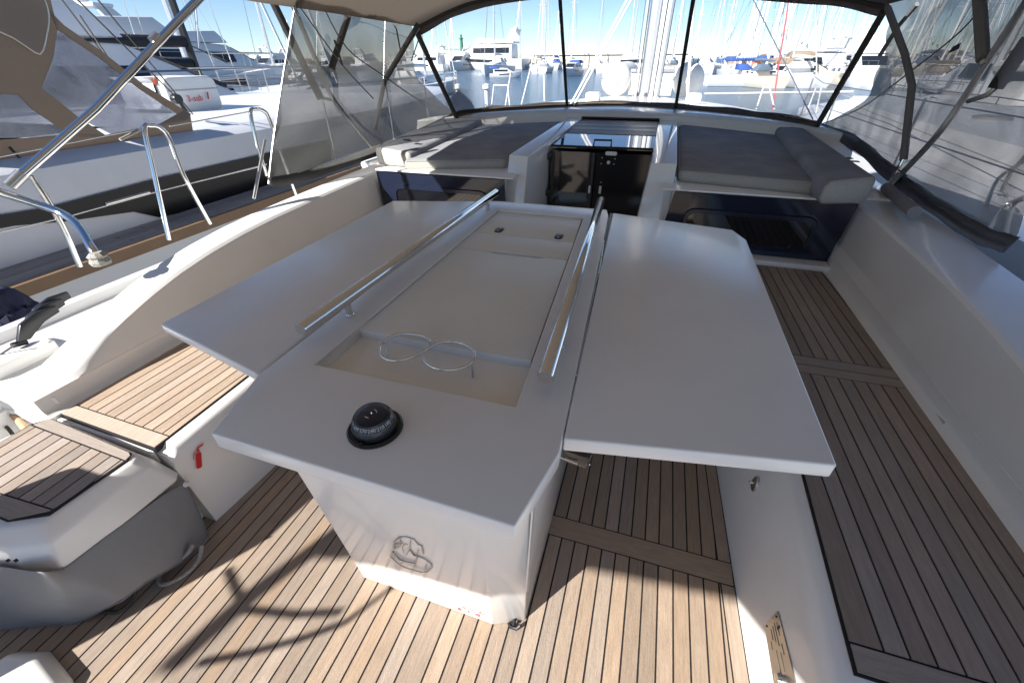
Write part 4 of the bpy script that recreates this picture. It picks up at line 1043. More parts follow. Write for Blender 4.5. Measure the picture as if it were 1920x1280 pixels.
arch('farther steel gate hoop beside the mesh panel', [[P(500, 330, x=XA), P(482, 270, x=XA), P(470, 212, x=XA), P(480, 205, x=XA), P(494, 208, x=XA), P(506, 225, x=XA), P(530, 300, x=XA), P(560, 380, x=XA)]], P(500, 330, x=XA))
arch('slim steel stanchion below the diagonal brace', [[P(150, 500, x=XA), P(115, 420, x=XA), P(58, 330, x=XA)]], P(150, 500, x=XA))
ll = tube_thing('guard_wire', 'thin guard wires running along the port side rail', 'wire',
    [[P(-20, 298, x=XA), P(272, 240, x=XA)], [P(318, 237, x=XA), P(470, 209, x=XA)], [P(-20, 440, x=XA), P(120, 408, x=XA), P(285, 362, x=XA), P(500, 308, x=XA)], [P(365, 342, x=XA), P(490, 312, x=XA)]], .0035, steel_b)
MB().tube([P(200, 382, x=XA), P(280, 360, x=XA)], .007, 8).build('turnbuckle', steel_b, ll)
MB().tube([P(225, 262, x=XA), P(262, 244, x=XA)], .008, 8).build('lashing', rope, ll)
# pole strut with lashings beside the mesh
tube_thing('strut_foot', 'flat grey strap lashed beside the lower corner of the mesh', 'strap', [[P(497, 262, x=-2.5), P(476, 372, x=-2.45)]], .010, steel_b)

t = thing('transom', 'white transom closing the cockpit astern of the camera', 'transom', (XC, -4.7, 0))
MB().box(-2.75, 1.9, -5.0, -4.6, -.4, .46).build('transom_moulding', gel, t, bevel=.03)
MB().box(.72, 1.9, -4.6, -.6, -.4, .40).build('side_locker', gel, t, bevel=.03)
# ------------------------------------------------------------------ things astern of the camera that throw the cockpit shadows
def shadow_pt(px, py, h):
    g = P(px, py, z=0); return Vector((g.x-SA*h, g.y-SB*h, h))
hp = thing('helm_station', 'port steering pedestal and wheel astern of the photographed cockpit', 'steering wheel', (-1.95, -.35, 0))
MB().loft([[(-2.05, -.50, 0), (-1.85, -.50, 0), (-1.85, -.2, 0), (-2.05, -.2, 0)], [(-2.05, -.45, .85), (-1.83, -.45, .85), (-1.83, -.18, .95), (-2.05, -.18, .95)]]).build('pedestal', gel, hp, bevel=.03)
sp = [[(430, 1065, 1.1), (462, 1140, 1.1)], [(455, 1140, 1.1), (560, 1150, 1.1), (640, 1145, 1.1)], [(380, 1240, 1.1), (470, 1222, 1.1), (570, 1195, 1.1), (650, 1165, 1.1), (740, 1098, 1.1)]]
for s_ in sp: MB().tube([shadow_pt(*p) for p in s_], .011, 8).build('wheel_spoke', steel, hp)
bf = tube_thing('bimini_frame', 'steel bimini tube astern of the photographed cockpit', 'frame', [[shadow_pt(650, 985, 2.1), shadow_pt(480, 1110, 2.1), shadow_pt(330, 1240, 2.1)]], .03, steel_b)

# ------------------------------------------------------------------ own foredeck gear seen through the windscreen
def foredeck():
    ym = 8.0
    b = P(1207, 187, y=ym)
    t = thing('mast', 'own silver mast with halyards standing beyond the windscreen', 'mast', (b.x, ym, b.z-.05))
    prof = [(.10*cos(a), .15*sin(a)) for a in [2*pi*k/18 for k in range(18)]]
    MB().loft([[(b.x+x, ym+y, b.z-.08) for x, y in prof], [(b.x+x, ym+y, 16) for x, y in prof]]).build('mast_tube', alu, t, smooth=60)
    MB().lathe(b+Vector((0, 0, -.06)), [(.24, 0), (.24, .03), (.17, .05), (.15, .16)], 20).build('mast_collar', steel_b, t)
    for k, (x, r, mt) in enumerate(((-.16, .012, white), (-.13, .008, rope_d), (.13, .030, mastw), (.17, .010, rope_d), (.20, .012, white), (.24, .035, alu), (.28, .009, rope_d), (-.20, .007, steel_b))):
        MB().tube([(b.x+x*.8, ym-.15, b.z+.02), (b.x+x, ym-.1, 8)], r, 6).build('halyard', mt, t)
    for x in (-.2, .22):
        MB().lathe((b.x+x, ym-.25, b.z-.02), [(.05, -.04), (.05, .01), (.035, .03), (.045, .08), (.02, .09)], 12).build('winch', steel_b, t)
    # vang / boom strut and shrouds
    tube_thing('boom_strut', 'white double pole leaning from the deck up to the right', 'pole', [[P(1070, 196, y=5.6), P(1192, -30, y=6.6)], [P(1076, 198, y=5.6), P(1199, -28, y=6.6)]], .012, mastw)
    tube_thing('shroud', 'thin dark shroud crossing the starboard windscreen pane', 'wire', [[P(1524, 224, y=5.2), P(1405, -15, y=6.4)]], .006, steel_b)
    tube_thing('flag_pole', 'pale vertical pole just right of the dark windscreen post', 'pole', [[P(1288, 204, y=6.0), P(1302, -20, y=6.0)]], .017, mastw)
    tube_thing('shroud', 'red and white rope rising in the starboard windscreen pane', 'rope', [[P(1448, 205, y=9), P(1482, -20, y=9)]], .011, redp)
    tube_thing('guard_rail', 'thin bow guard rails on the foredeck to starboard', 'rail', [[P(1418, 205, y=8.6), P(1436, 150, y=8.6)], [P(1452, 205, y=8.4), P(1440, 150, y=8.4)], [P(1512, 212, y=7.5), P(1530, 165, y=7.5)], [P(1530, 212, y=7.5), P(1540, 165, y=7.5)], [P(1310, 176, y=9), P(1600, 172, y=7.4)]], .012, white)
    for px, py, lab in ((1112, 180, 'small white deck box left of the tender'), (1301, 182, 'small white deck box right of the dark post')):
        q = P(px, py, y=7.0); o = MB().box(q.x-.10, q.x+.10, q.y-.1, q.y+.1, q.z-.07, q.z+.05).build('deck_box', white, None, bevel=.03, at=(q.x, q.y, q.z-.07)); tag(o, lab, 'box')
    # tender
    yt = 8.9
    c1, c2 = P(1155, 150, y=yt), P(1290, 150, y=yt)
    r = (P(1183, 150, y=yt)-P(1127, 150, y=yt)).length/2*1.0
    t = thing('tender', 'white inflatable tender lashed on the foredeck behind the mast', 'dinghy', ((c1.x+c2.x)/2, yt, c1.z-r))
    for c in (c1, c2):
        tb = MB().lathe(c, [(0.0, -.20), (.05, -.20), (.055, -.17), (.10*r/.2, -.16), (r*.80, -.09), (r*.97, -.01), (r, .08), (r, 2.3), (r*.7, 2.8), (r*.1, 3.0)], 28, 'y').build('tube', mat('hypalon_white', (.80, .79, .74), .5, var=.04, vscale=3), t, smooth=60)
        for z in (-.035, .0): MB().box(c.x-r-.004, c.x-r*.25, yt-.07, yt-.04, c.z+z+.03, c.z+z+.045).build('rubbing_strip', mat('strip_grey', (.25, .25, .26), .7), tb)
    MB().box(c1.x+r*.9, c2.x-r*.9, yt+.02, yt+.08, c1.z-r*.9, c1.z+r*.42).build('transom', whited, t, bevel=.01)
    MB().box(c1.x+r*.9, c2.x-r*.9, yt-.005, yt+.1, c1.z+r*.42, c1.z+r*.62).build('transom_cap', mat('cap_grey', (.28, .29, .31), .7), t, bevel=.01)
foredeck()

# ------------------------------------------------------------------ boat builders
def hull_rings(L, B, sheer0, sheer1, zb=-.25, n=11, stern=.82, x0=0):
    rings = []
    for i in range(n):
        u = i/(n-1)
        b = B/2*(stern+(1-stern)*sin(min(1, u/.45)*pi/2)) if u < .45 else B/2*max(.015, (1-((u-.45)/.55)**2.1))
        zs = sheer0+(sheer1-sheer0)*u**1.7
        y = L*u - L*.0
        rk = (1-u)*0
        rings.append([(-b, y, zs), (-b*.97, y-.03*L*max(0, u-.6)*.5, zs*.5), (-b*.82, y-.06*L*max(0, u-.6), .02), (-b*.35, y-.10*L*max(0, u-.6), zb),
                      (b*.35, y-.10*L*max(0, u-.6), zb), (b*.82, y-.06*L*max(0, u-.6), .02), (b*.97, y-.03*L*max(0, u-.6)*.5, zs*.5), (b, y, zs)])
    return rings
def boat_root(name, lab, cat, group):
    return thing(name, lab, cat, (0, 0, 0), group)
def sailboat(L=11, B=3.5, hull=white, cover=blue_c, mastm=mastw, H=15, lab='', group=None, stripe=None, full=True):
    t = boat_root('sailing_boat', lab, 'sailing boat', group)
    MB().loft(hull_rings(L, B, .95, 1.25)).build('hull', hull, t, smooth=40)
    if stripe:
        rr = hull_rings(L, B*1.006, .95, 1.25)
        MB().loft([[r[0], (r[0][0]*1.0, r[0][1], r[0][2]-.16), (r[7][0], r[7][1], r[7][2]-.16), r[7]] for r in rr], cap=False).build('stripe', stripe, t)
    c = [[(-B*.28*k, y, 1.0), (B*.28*k, y, 1.0), (B*.22*k, y, z), (-B*.22*k, y, z)] for y, k, z in ((L*.30, 1.05, 1.50), (L*.45, 1.05, 1.52), (L*.62, .85, 1.42), (L*.74, .45, 1.22))]
    MB().loft(c).build('cabin', hull, t, bevel=.04)
    for s in (-1, 1):
        MB().loft([[(s*(B*.262*k), y, 1.20), (s*(B*.262*k+.02), y, 1.20), (s*(B*.235*k+.02), y, 1.36), (s*(B*.235*k), y, 1.36)] for y, k in ((L*.33, 1.05), (L*.60, .86))]).build('cabin_window', glass_d, t)
    MB().tube([(0, L*.52, 1.4), (0, L*.52, H)], [.12, .09], 6).build('mast', mastm, t)
    for z in (H*.42, H*.70): MB().tube([(-B*.24, L*.51, z), (B*.24, L*.51, z)], .025, 4).build('spreader', mastm, t)
    rg = MB()
    for a, b in (((0, L*.99, 1.25), (0, L*.52, H)), ((0, .1, 1.0), (0, L*.52, H)), ((-B*.45, L*.5, 1.1), (-B*.24, L*.51, H*.42)), ((B*.45, L*.5, 1.1), (B*.24, L*.51, H*.42)), ((-B*.24, L*.51, H*.42), (0, L*.52, H*.9)), ((B*.24, L*.51, H*.42), (0, L*.52, H*.9))):
        rg.tube([a, b], .02, 3, cap=False)
    rg.build('rigging', steel_b, t)
    MB().tube([(0, L*.98, 1.4), (0, L*.54, H*.93)], .05, 5).build('furled_sail', mastw, t)
    MB().tube([(0, L*.51, 2.35), (0, L*.40, 2.4), (0, L*.2, 2.35), (0, L*.14, 2.3)], [.17, .16, .12, .06], 8).build('sail_cover', cover, t)
    MB().loft([[(-B*.27, y, 1.45), (B*.27, y, 1.45), (B*.2, y, z), (-B*.2, y, z)] for y, z in ((L*.26, 2.0), (L*.33, 2.02), (L*.40, 1.55))]).build('spray_canopy', cover, t, bevel=.05)
    if full:
        ra = MB()
        for s in (-1, 1):
            pts = [(s*B*.40, .15, 1.65)]+[(s*B*.5*(.82+.18*min(1, u/.45)) if u < .45 else s*B/2*(1-((u-.45)/.55)**2.1), L*u, 1.72) for u in (.2, .45, .65, .85, .97)]
            ra.tube(pts, .014, 4, cap=False)
            for p in pts: ra.tube([p, (p[0], p[1], 1.05)], .016, 4)
        ra.build('guard_rail', steel_b, t)
    return t
def motorboat(L=12, B=4, hull=white, lab='', group=None, fly=True, hts=1.0, soft=None):
    t = boat_root('motor_yacht', lab, 'motor yacht', group)
    h = hts
    MB().loft(hull_rings(L, B, 1.2*h, 1.75*h, stern=.92)).build('hull', hull, t, smooth=40)
    rr = hull_rings(L, B*1.012, 1.2*h, 1.75*h, stern=.92)
    MB().loft([[(r[0][0], r[0][1], r[0][2]*.86), (r[0][0], r[0][1], r[0][2]*.66), (r[7][0], r[7][1], r[7][2]*.66), (r[7][0], r[7][1], r[7][2]*.86)] for r in rr[3:8]], cap=False).build('hull_window', glass_d, t)
    c = [[(-B*.40*k, y, 1.1*h), (B*.40*k, y, 1.1*h), (B*.33*k, y, z*h), (-B*.33*k, y, z*h)] for y, k, z in ((L*.12, .95, 2.75), (L*.40, 1, 2.85), (L*.55, .92, 2.75), (L*.72, .75, 1.75), (L*.86, .3, 1.65))]
    MB().loft(c).build('deck_house', hull, t, bevel=.08)
    for s in (-1, 1):
        MB().loft([[(s*(B*.385*k), y, 1.85*h), (s*(B*.385*k+.03), y, 1.85*h), (s*(B*.345*k+.03), y, 2.4*h), (s*(B*.345*k), y, 2.4*h)] for y, k in ((L*.15, .955), (L*.40, 1), (L*.56, .90))]).build('side_window', glass_d, t)
    MB().add([(-B*.27, L*.575, 2.66*h), (B*.27, L*.575, 2.66*h), (B*.24, L*.70, 1.98*h), (-B*.24, L*.70, 1.98*h), (-B*.27, L*.575, 2.6*h), (B*.27, L*.575, 2.6*h), (B*.24, L*.70, 1.9*h), (-B*.24, L*.70, 1.9*h)],
             [(0, 1, 2, 3), (7, 6, 5, 4), (0, 3, 7, 4), (1, 5, 6, 2), (0, 4, 5, 1), (3, 2, 6, 7)]).build('windscreen', glass_d, t)
    if fly:
        MB().loft([[(-B*.36, y, 2.85*h), (B*.36, y, 2.85*h), (B*.33, y, z*h), (-B*.33, y, z*h)] for y, z in ((L*.10, 3.05), (L*.35, 3.35), (L*.50, 3.45), (L*.54, 2.95))]).build('flybridge', hull, t, bevel=.06)
        MB().loft([[(s_*B*.36, L*.12, 2.9*h) if k == 0 else (s_*B*.30, L*.06, 4.3*h) for k in (0, 1)] for s_ in (-1, 1)], cap=False) 
        for s in (-1, 1): MB().loft([[(s*B*.34, L*.20, 3.0*h), (s*B*.34, L*.12, 3.0*h), (s*B*.30, L*.12, 3.0*h), (s*B*.30, L*.20, 3.0*h)], [(s*B*.27, L*.13, 4.2*h), (s*B*.27, L*.08, 4.2*h), (s*B*.23, L*.08, 4.2*h), (s*B*.23, L*.13, 4.2*h)]]).build('radar_arch', hull, t)
        MB().box(-B*.28, B*.28, L*.075, L*.14, 4.15*h, 4.3*h).build('radar_arch', hull, t, bevel=.03)
        MB().lathe((0, L*.11, 4.3*h), [(.30, 0), (.33, .08), (.3, .2), (.05, .25)], 12).build('radar_dome', white, t)
    if soft: MB().loft([[(-B*.38, y, 2.7*h), (B*.38, y, 2.7*h), (B*.30, y, z*h), (-B*.30, y, z*h)] for y, z in ((-L*.0, 3.3), (L*.12, 3.4), (L*.3, 3.3))]).build('soft_top', soft, t, bevel=.06)
    ra = MB()
    for s in (-1, 1):
        pts = [(s*B/2*(1-(max(0, (u-.45))/.55)**2.1)*.97, L*u, 2.2*h+.1) for u in (.45, .6, .75, .88, .97)]
        ra.tube(pts, .018, 4, cap=False)
        for p in pts: ra.tube([p, (p[0], p[1], 1.4*h)], .016, 4)
    ra.build('guard_rail', steel_b, t)
    return t
def place(t, x, y, deg, z=-.9, s=1.0, lab=None):
    t.location = (x, y, z); t.rotation_euler = (0, 0, R(deg)); t.scale = (s, s, s)
    if lab: t['label'] = lab
    return t

# ------------------------------------------------------------------ breakwater and quay
for nm, y0, x0, x1, z1, mt, lab in (('breakwater', 152, -160, 30, .9, concrete, 'low stone breakwater along the horizon behind the far boats'),
                                     ('breakwater', 150, 30, 220, 1.0, concrete, 'stone breakwater behind the crowd of masts at right')):
    mb = MB(); n = int((x1-x0)/2.2)
    random.seed(3)
    for k in range(n):
        for lv in range(3):
            x = x0+(x1-x0)*k/n+random.uniform(-.4, .4); z = -.9+lv*.7; s_ = random.uniform(.7, 1.25); y = y0+lv*.8+random.uniform(-.4, .4)
            a = random.uniform(0, 3)
            mb.loft([[(x+s_*cos(a+q*pi/2)*1.1, y+s_*sin(a+q*pi/2), z) for q in range(4)], [(x+s_*.75*cos(a+.3+q*pi/2), y+s_*.7*sin(a+.3+q*pi/2), z+s_*.9) for q in range(4)]])
    t = thing(nm, lab, 'breakwater', ((x0+x1)/2, y0, -.9))
    mb.build('rock_mass', mt, t, kind='stuff', smooth=20)
    MB().box(x0, x1, y0+3, y0+6, -1, z1).build('wall', buildw, t)
t = thing('quay_building', 'long low cream quay building at the end of the breakwater', 'building', (-26, 151, -.9))
MB().box(-40, 6, 149, 158, -.9, 2.3).build('wall', buildw, t)
MB().box(-40.5, 6.3, 148.6, 158.4, 2.3, 2.65).build('roof', cream, t)
t = thing('harbour_light', 'dark green harbour light tower far away at left', 'lighthouse', P(868, 125, y=145))
q = P(868, 128, y=145); MB().lathe((q.x, 145, -.9), [(.7, 0), (.6, 4), (.6, 4.2)], 12).build('base', white, t)
MB().lathe((q.x, 145, 3.3), [(.5, 0), (.42, 3.2), (.65, 3.3), (.65, 3.5), (.3, 3.6), (.3, 4.2), (.05, 4.5)], 12).build('tower', green_d, t)

# ------------------------------------------------------------------ far boats
random.seed(11)
S = [sailboat(11, 3.5, white, blue_c, mastw, 15, 'white sailing boat with royal blue sail cover in the far moorings', 'sailing boats with blue covers in the far moorings', full=False),
     sailboat(12.5, 3.9, white, whited, alu, 17, 'white sailing boat with white sail cover in the far moorings', 'sailing boats with white covers in the far moorings', full=False),
     sailboat(10, 3.2, cream, blue_g, mastw, 13.5, 'cream sailing boat with grey-blue sail cover in the far moorings', 'cream sailing boats in the far moorings', full=False),
     sailboat(13, 4.0, white, tan, mastw, 18, 'white sailing boat with tan sail cover in the far moorings', 'sailing boats with tan covers in the far moorings', full=False)]
Mo = [motorboat(12, 4, white, 'white flybridge motor yacht in the far moorings', 'flybridge yachts in the far moorings'),
      motorboat(9, 3.2, white, 'small white motor cruiser with blue soft top in the far moorings', 'small cruisers with blue tops in the far moorings', fly=False, hts=.8, soft=blue_c),
      motorboat(10, 3.5, cream, 'cream motor cruiser with tan soft top in the far moorings', 'cream cruisers in the far moorings', fly=False, hts=.85, soft=tan)]
NK = {}; used = set(); LAST = [None]
NAMES = {('s', 0): 'white sailing boat with royal blue sail cover', ('s', 1): 'white sailing boat with white sail cover', ('s', 2): 'cream sailing boat with grey-blue sail cover', ('s', 3): 'white sailing boat with tan sail cover',
         ('m', 0): 'white flybridge yacht', ('m', 1): 'small cruiser with blue top', ('m', 2): 'cream cruiser with tan top'}
def where(o, y0):
    x, y = o.location.x, o.location.y
    d = Vector((x, y, 0))-EYE; px = 960+F*d.dot(_rt)/d.dot(_fw)
    row = {72: 'nearest far row', 84: 'second far row', 98: 'third far row', 90: 'row beyond the big port yachts', 112: 'fourth far row'}.get(y0, 'farthest row')
    zone = 'behind port mesh' if px < 790 else 'port windscreen pane' if px < 1060 else 'middle windscreen pane' if px < 1280 else 'left in starboard pane' if px < 1460 else 'right in starboard pane' if px < 1640 else 'behind starboard mesh'
    o['label'] = NAMES[NK[o.name]]+', '+row+', '+zone; o['group'] = NAMES[NK[o.name]]+', '+row
def put(kind, i, x, y, deg, s=1.0, lab=None):
    lst = S if kind == 's' else Mo
    t = lst[i]
    if (kind, i) in used: t = copy_tree(lst[i])
    used.add((kind, i)); LAST[0] = t; NK[t.name] = (kind, i)
    place(t, x, y, deg, s=s)
    if lab:
        t['label'] = lab
        if 'group' in t: del t['group']
    return t
def wl(px, py): return P(px, py, z=-.9)
# the first of every kind goes to the far moorings so that its label stays true
rows = [(72, 8, 62, 3.9), (84, 10, 82, 3.9), (98, -4, 96, 4.2), (112, 4, 112, 4.6), (126, -40, 120, 5.2)]
for y0, xa, xb, st in rows:
    x = xa
    while x < xb:
        r = random.random()
        if r < .80: put('s', random.choice([0, 1, 1, 2, 3]), x, y0+random.uniform(-1.5, 1.5), random.choice([0, 180])+random.uniform(-6, 6), random.uniform(.85, 1.15))
        else: put('m', random.choice([0, 1, 2]), x, y0+random.uniform(-1, 1), random.choice([0, 180])+random.uniform(-5, 5), random.uniform(.85, 1.1))
        where(LAST[0], y0)
        x += st*random.uniform(.85, 1.3)
for y0, xa, xb, st in ((128, -120, -42, 5.5), (90, -95, -62, 6.5)):
    x = xa
    while x < xb:
        if random.random() < .35: put('s', random.choice([1, 2]), x, y0, random.choice([0, 180]), random.uniform(.8, 1.1))
        else: put('m', random.choice([0, 0, 2]), x, y0+random.uniform(-1, 1), random.choice([0, 180]), random.uniform(.9, 1.2))
        where(LAST[0], y0 if y0 == 90 else 128)
        x += st*random.uniform(.9, 1.3)
# nearer individuals
def ind(kind, i, px, py, deg, s, lab):
    q = wl(px, py); put(kind, i, q.x, q.y, deg, s, lab)
ind('s', 0, 1322, 161, -82, .92, 'white sailing boat with portholes side on, right of the tender')
ind('m', 2, 1425, 158, -100, .8, 'cream cruiser with red ring beside the royal blue canopy')
ind('s', 2, 1452, 166, 20, .9, 'sailing boat with grey-blue canopy bow on in the near moorings')
ind('s', 1, 1520, 165, 8, 1.0, 'white sailing boat just left of the dark windscreen corner post')
ind('m', 0, 1600, 158, 170, .9, 'flybridge yacht seen between corner post and starboard mesh')
ind('s', 3, 1690, 164, -60, .8, 'white sailing boat bow towards the starboard mesh edge')
ind('m', 0, 1560, 150, 10, 1.0, 'flybridge yacht half hidden by the windscreen corner post')
ind('m', 1, 1082, 141, 175, .8, 'small cruiser with blue awning near the middle windscreen post')
ind('m', 1, 918, 146, -70, .55, 'little white motorboat crossing open water at left')
ind('m', 0, 985, 131, 90, 2.0, 'large white superyacht moored side on at the far quay')
ind('m', 0, 840, 133, 80, 1.2, 'white flybridge yacht far behind the port windscreen pane')
ind('s', 1, 948, 137, 185, 1.3, 'lone sailing boat whose mast stands tall in the port pane')
for px, lab in ((1010, 'sailing boat in front of the quay building'), (1180, 'sailing boat far behind the tender'), (1245, 'sailing boat right behind the own mast')):
    ind('s', random.choice([1, 3]), px, 138, random.choice([4, 176]), 1.0, lab)
ind('m', 0, 1225, 138, 85, .9, 'flybridge yacht partly behind the own mast')
ring = thing('life_ring', 'orange and red life rings on the near mooring stern', 'life ring', wl(1405, 160)+Vector((0, -1, 1.6)))
q = W[ring.name]; MB().tube([q+Vector((.4*cos(a), 0, .4*sin(a))) for a in [2*pi*k/16 for k in range(16)]], .1, 8, closed=True).build('ring', orange, ring)

# ------------------------------------------------------------------ yacht alongside to port
def neighbour():
    t = thing('motor_yacht', 'grey and white motor yacht alongside with tan canopy and teak side deck', 'motor yacht', (-5.8, 4, -.9))
    XW = -4.27
    def nx(y): return 0 if y < 6 else ((y-6)/6.5)**2*1.5       # the side curves in towards the bow
    ys = [-6, -2, 1, 3, 4.5, 6, 7.5, 9, 10.3, 11.3, 12]
    MB().loft([[(-3.86-nx(y), y, .295), (-3.90-nx(y)*1.05, y, -.3), (-4.3-nx(y)*1.1, y, -1.1), (-8.2+nx(y), y, -1.1), (-8.4+nx(y), y, .295)] for y in ys]).build('hull', white, t, smooth=40)
    MB().loft([[(-3.83-nx(y), y, .215), (-3.83-nx(y), y, .300), (-3.87-nx(y), y, .304), (-3.9-nx(y), y, .215)] for y in ys]).build('rubbing_strake', mat('strake_wood', (.20, .125, .07), .6, var=.15, vscale=6), t)
    base = MB().loft([[(-3.87-nx(y), y, .297), (-3.87-nx(y), y, .301), (-4.3-nx(y), y, .301), (-4.3-nx(y), y, .297)] for y in ys]).build('deck_caulking', caulk, t)
    random.seed(5)
    for k in range(7):
        a, b = -3.875-.0555*k, -3.875-.0555*(k+1)+.004
        for (ya, yb) in ((-6, -1.2+k*.15), (-1.2+k*.15, 1.95+(k % 3)*.25), (1.955+(k % 3)*.25, 5.2-(k % 2)*.5), (5.205-(k % 2)*.5, 8)):
            cy = (ya+yb)/2; st = [y for y in (ya+.002, cy, yb-.002)]
            MB().loft([[(a-nx(y), y, .300), (a-nx(y), y, .305), (b-nx(y), y, .305), (b-nx(y), y, .300)] for y in st]).build('plank', teakb, t, at=((a+b)/2, cy, .3))
    # cabin side, sloping a little inboard, with the black window band
    MB().loft([[(XW-nx(y), y, .29), (XW-.03-nx(y), y, .86), (XW-.16-nx(y), y, .93), (-8.0+nx(y), y, .97), (-8.3+nx(y), y, .29)] for y in ys[:-1]]+[[(-5.8, 11.4, .29), (-5.8, 11.4, .5), (-5.9, 11.4, .6), (-6.1, 11.4, .6), (-6.3, 11.4, .29)]]).build('cabin_side', hullg, t, smooth=30)
    def wp(px, py): return P(px, py, x=XW+.004)
    band = [wp(-60, 440), wp(27, 423), wp(115, 416), wp(250, 397), wp(300, 408), wp(400, 383), wp(500, 347), wp(620, 300), wp(620, 262), wp(500, 287), wp(300, 333), wp(93, 388), wp(0, 403), wp(-60, 405)]
    for p in band:
        if p.x > XW: p.x = XW+.006
    MB().slab(band, .006, (1, 0, 0)).build('window_band', mat('hull_glass', (.004, .004, .006), .22, spec=.25), t)
    # foredeck
    MB().loft([[(-4.5-nx(y), y, .93), (-7.8+nx(y), y, .93), (-7.6+nx(y), y, 1.0-.02*max(0, y-6)), (-4.7-nx(y), y, 1.0-.02*max(0, y-6))] for y in ys[2:-1]]).build('foredeck', white, t, smooth=30)
    # canopy
    XA_, XB_ = -4.48, -4.62
    def cp(px, py):
        p = P(px, py, x=-4.48); return P(px, py, x=-4.48-.16*max(0, p.z-.95))
    def sheet(name, pts, mt, off=0, th=.006): return MB().slab([cp(*p)+Vector((off, 0, 0)) for p in pts], th, (-1, 0, 0)).build(name, mt, t)
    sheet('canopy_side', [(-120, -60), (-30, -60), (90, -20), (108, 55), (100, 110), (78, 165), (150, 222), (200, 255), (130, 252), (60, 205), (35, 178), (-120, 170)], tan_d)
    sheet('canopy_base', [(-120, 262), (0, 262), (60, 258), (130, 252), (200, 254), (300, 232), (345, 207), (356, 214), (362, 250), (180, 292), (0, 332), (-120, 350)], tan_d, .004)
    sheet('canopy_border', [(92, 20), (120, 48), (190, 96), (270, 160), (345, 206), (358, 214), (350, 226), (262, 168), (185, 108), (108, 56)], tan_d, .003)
    # rounded light tan top
    def top(u, v):
        a = cp(-200, -80).lerp(cp(82, -20), u); b = cp(-200, 20).lerp(cp(70, 100), u)
        p = a.lerp(b, v); p.x += .10*sin(v*pi*.5)+.02; return p
    def top2(u, v):
        xs = [(-200, 10), (-60, 40), (0, 60), (40, 82), (70, 101)]
        lo = smooth_path([cp(*q) for q in xs], 4); k = u*(len(lo)-1); i = min(int(k), len(lo)-2); b = lo[i].lerp(lo[i+1], k-i)
        hi = cp(-200, -200).lerp(cp(88, -80), u); hi.x -= .5
        p = b.lerp(hi, v); p.x += .12*sin(v*pi)+.03+ (0 if u < .9 else -.05*(u-.9)*10*(1-v)); return p
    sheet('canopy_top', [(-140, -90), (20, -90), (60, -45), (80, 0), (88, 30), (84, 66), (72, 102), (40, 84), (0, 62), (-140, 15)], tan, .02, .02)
    MB().tube(smooth_path([cp(*q)+Vector((.022, 0, 0)) for q in ((-140, 15), (0, 62), (40, 84), (72, 102), (84, 66), (88, 30), (80, 0), (60, -45))], 3), .005, 6).build('piping', cream, t)
    def pane(pts, nm='canopy_window'):
        return MB().slab([cp(*p)+Vector((-.004, 0, 0)) for p in pts], .003, (-1, 0, 0)).build(nm, clearn, t)
    pane([(108, 56), (185, 108), (262, 168), (350, 226), (300, 234), (210, 252), (150, 222), (78, 165), (100, 110)])
    pane([(-120, 172), (35, 178), (60, 205), (130, 252), (60, 258), (-120, 262)])
    # dark interior under the canopy and its far side
    MB().box(-7.4, -4.9, -1, 3.1, .6, 1.0).build('cockpit_seat', cream, t, bevel=.05)
    MB().box(-7.8, -7.7, -1, 3.4, .9, 1.9).build('canopy_far_side', tan_d, t)
    # buckles, lashings, block
    MB().tube([cp(12, 275)+Vector((.03, 0, 0)), cp(30, 295)+Vector((.04, 0, 0)), cp(44, 312)+Vector((.02, 0, 0))], .01, 6).build('buckle', blk, t)
    q = P(331, 186, x=-4.7); MB().lathe(q, [(.0, .03), (.045, .03), (.05, 0), (.045, -.03), (0, -.03)], 14, 'x').build('pulley', blk, t)
    MB().tube([q+Vector((0, .02, -.02)), P(348, 208, x=-4.7)], .02, 6).build('pulley', blk, t)
    for a, b in (((108, -10), (200, 110)), ((135, -10), (330, 182)), ((175, -10), (362, 215)), ((22, -5), (160, 90)), ((150, 30), (205, 112))):
        MB().tube([P(*a, x=-5.0), P(*b, x=-4.7)], .007, 5).build('stay', rope_d, t)
    # bow rail
    rp = [(-4.05-nx(y), y, 1.25) for y in (5, 6.5, 8, 9.5, 10.8, 11.8)]
    ra = MB().tube(rp, .016, 6)
    for p in rp: ra.tube([p, (p[0], p[1], .3)], .014, 6)
    ra.tube([(x, y, .8) for x, y, z in rp], .008, 5); ra.build('bow_rail', steel, t)
    # liferaft canister on the foredeck
    r = thing('life_raft', 'white liferaft canister with red lettering on the next yacht', 'life raft', (-5.9, 4.8, .98))
    a, b = P(316, 205, x=-5.5), P(410, 205, x=-5.5)
    def can(y0, y1, x0, x1, z0, z1, nm, mt):
        return MB().loft([[(x, y, z) for y, z in rrect(y0, y1, z0, z1, .09, 4)] for x in (x0, x1)]).build(nm, mt, r, bevel=.02, seg=2, smooth=50)
    yA, yB = P(313, 175, x=-5.5).y, P(411, 175, x=-5.5).y
    z0, z1 = P(360, 206, x=-5.5).z, P(360, 143, x=-5.5).z
    z0 = .985
    can(yA, yB, -6.15, -5.5, z0, z1, 'canister', whited)
    can(P(258, 170, x=-5.9).y, yA-.01, -6.2, -5.62, z0+.06, z1+.0, 'canister', white)
    MB().box(-6.14, -5.493, yA+.005, yB-.005, (z0+z1)/2+.045, (z0+z1)/2+.057).build('canister_seam', mat('seam_grey', (.35, .35, .36), .6), r)
    Mx = frame_mat(P(368, 190, x=-5.485), (0, 1, 0), (0, 0, 1))
    text_mb('3-sub', .095).xf(Mx @ Matrix.Rotation(0, 4, 'Z')).build('lettering', red, r)
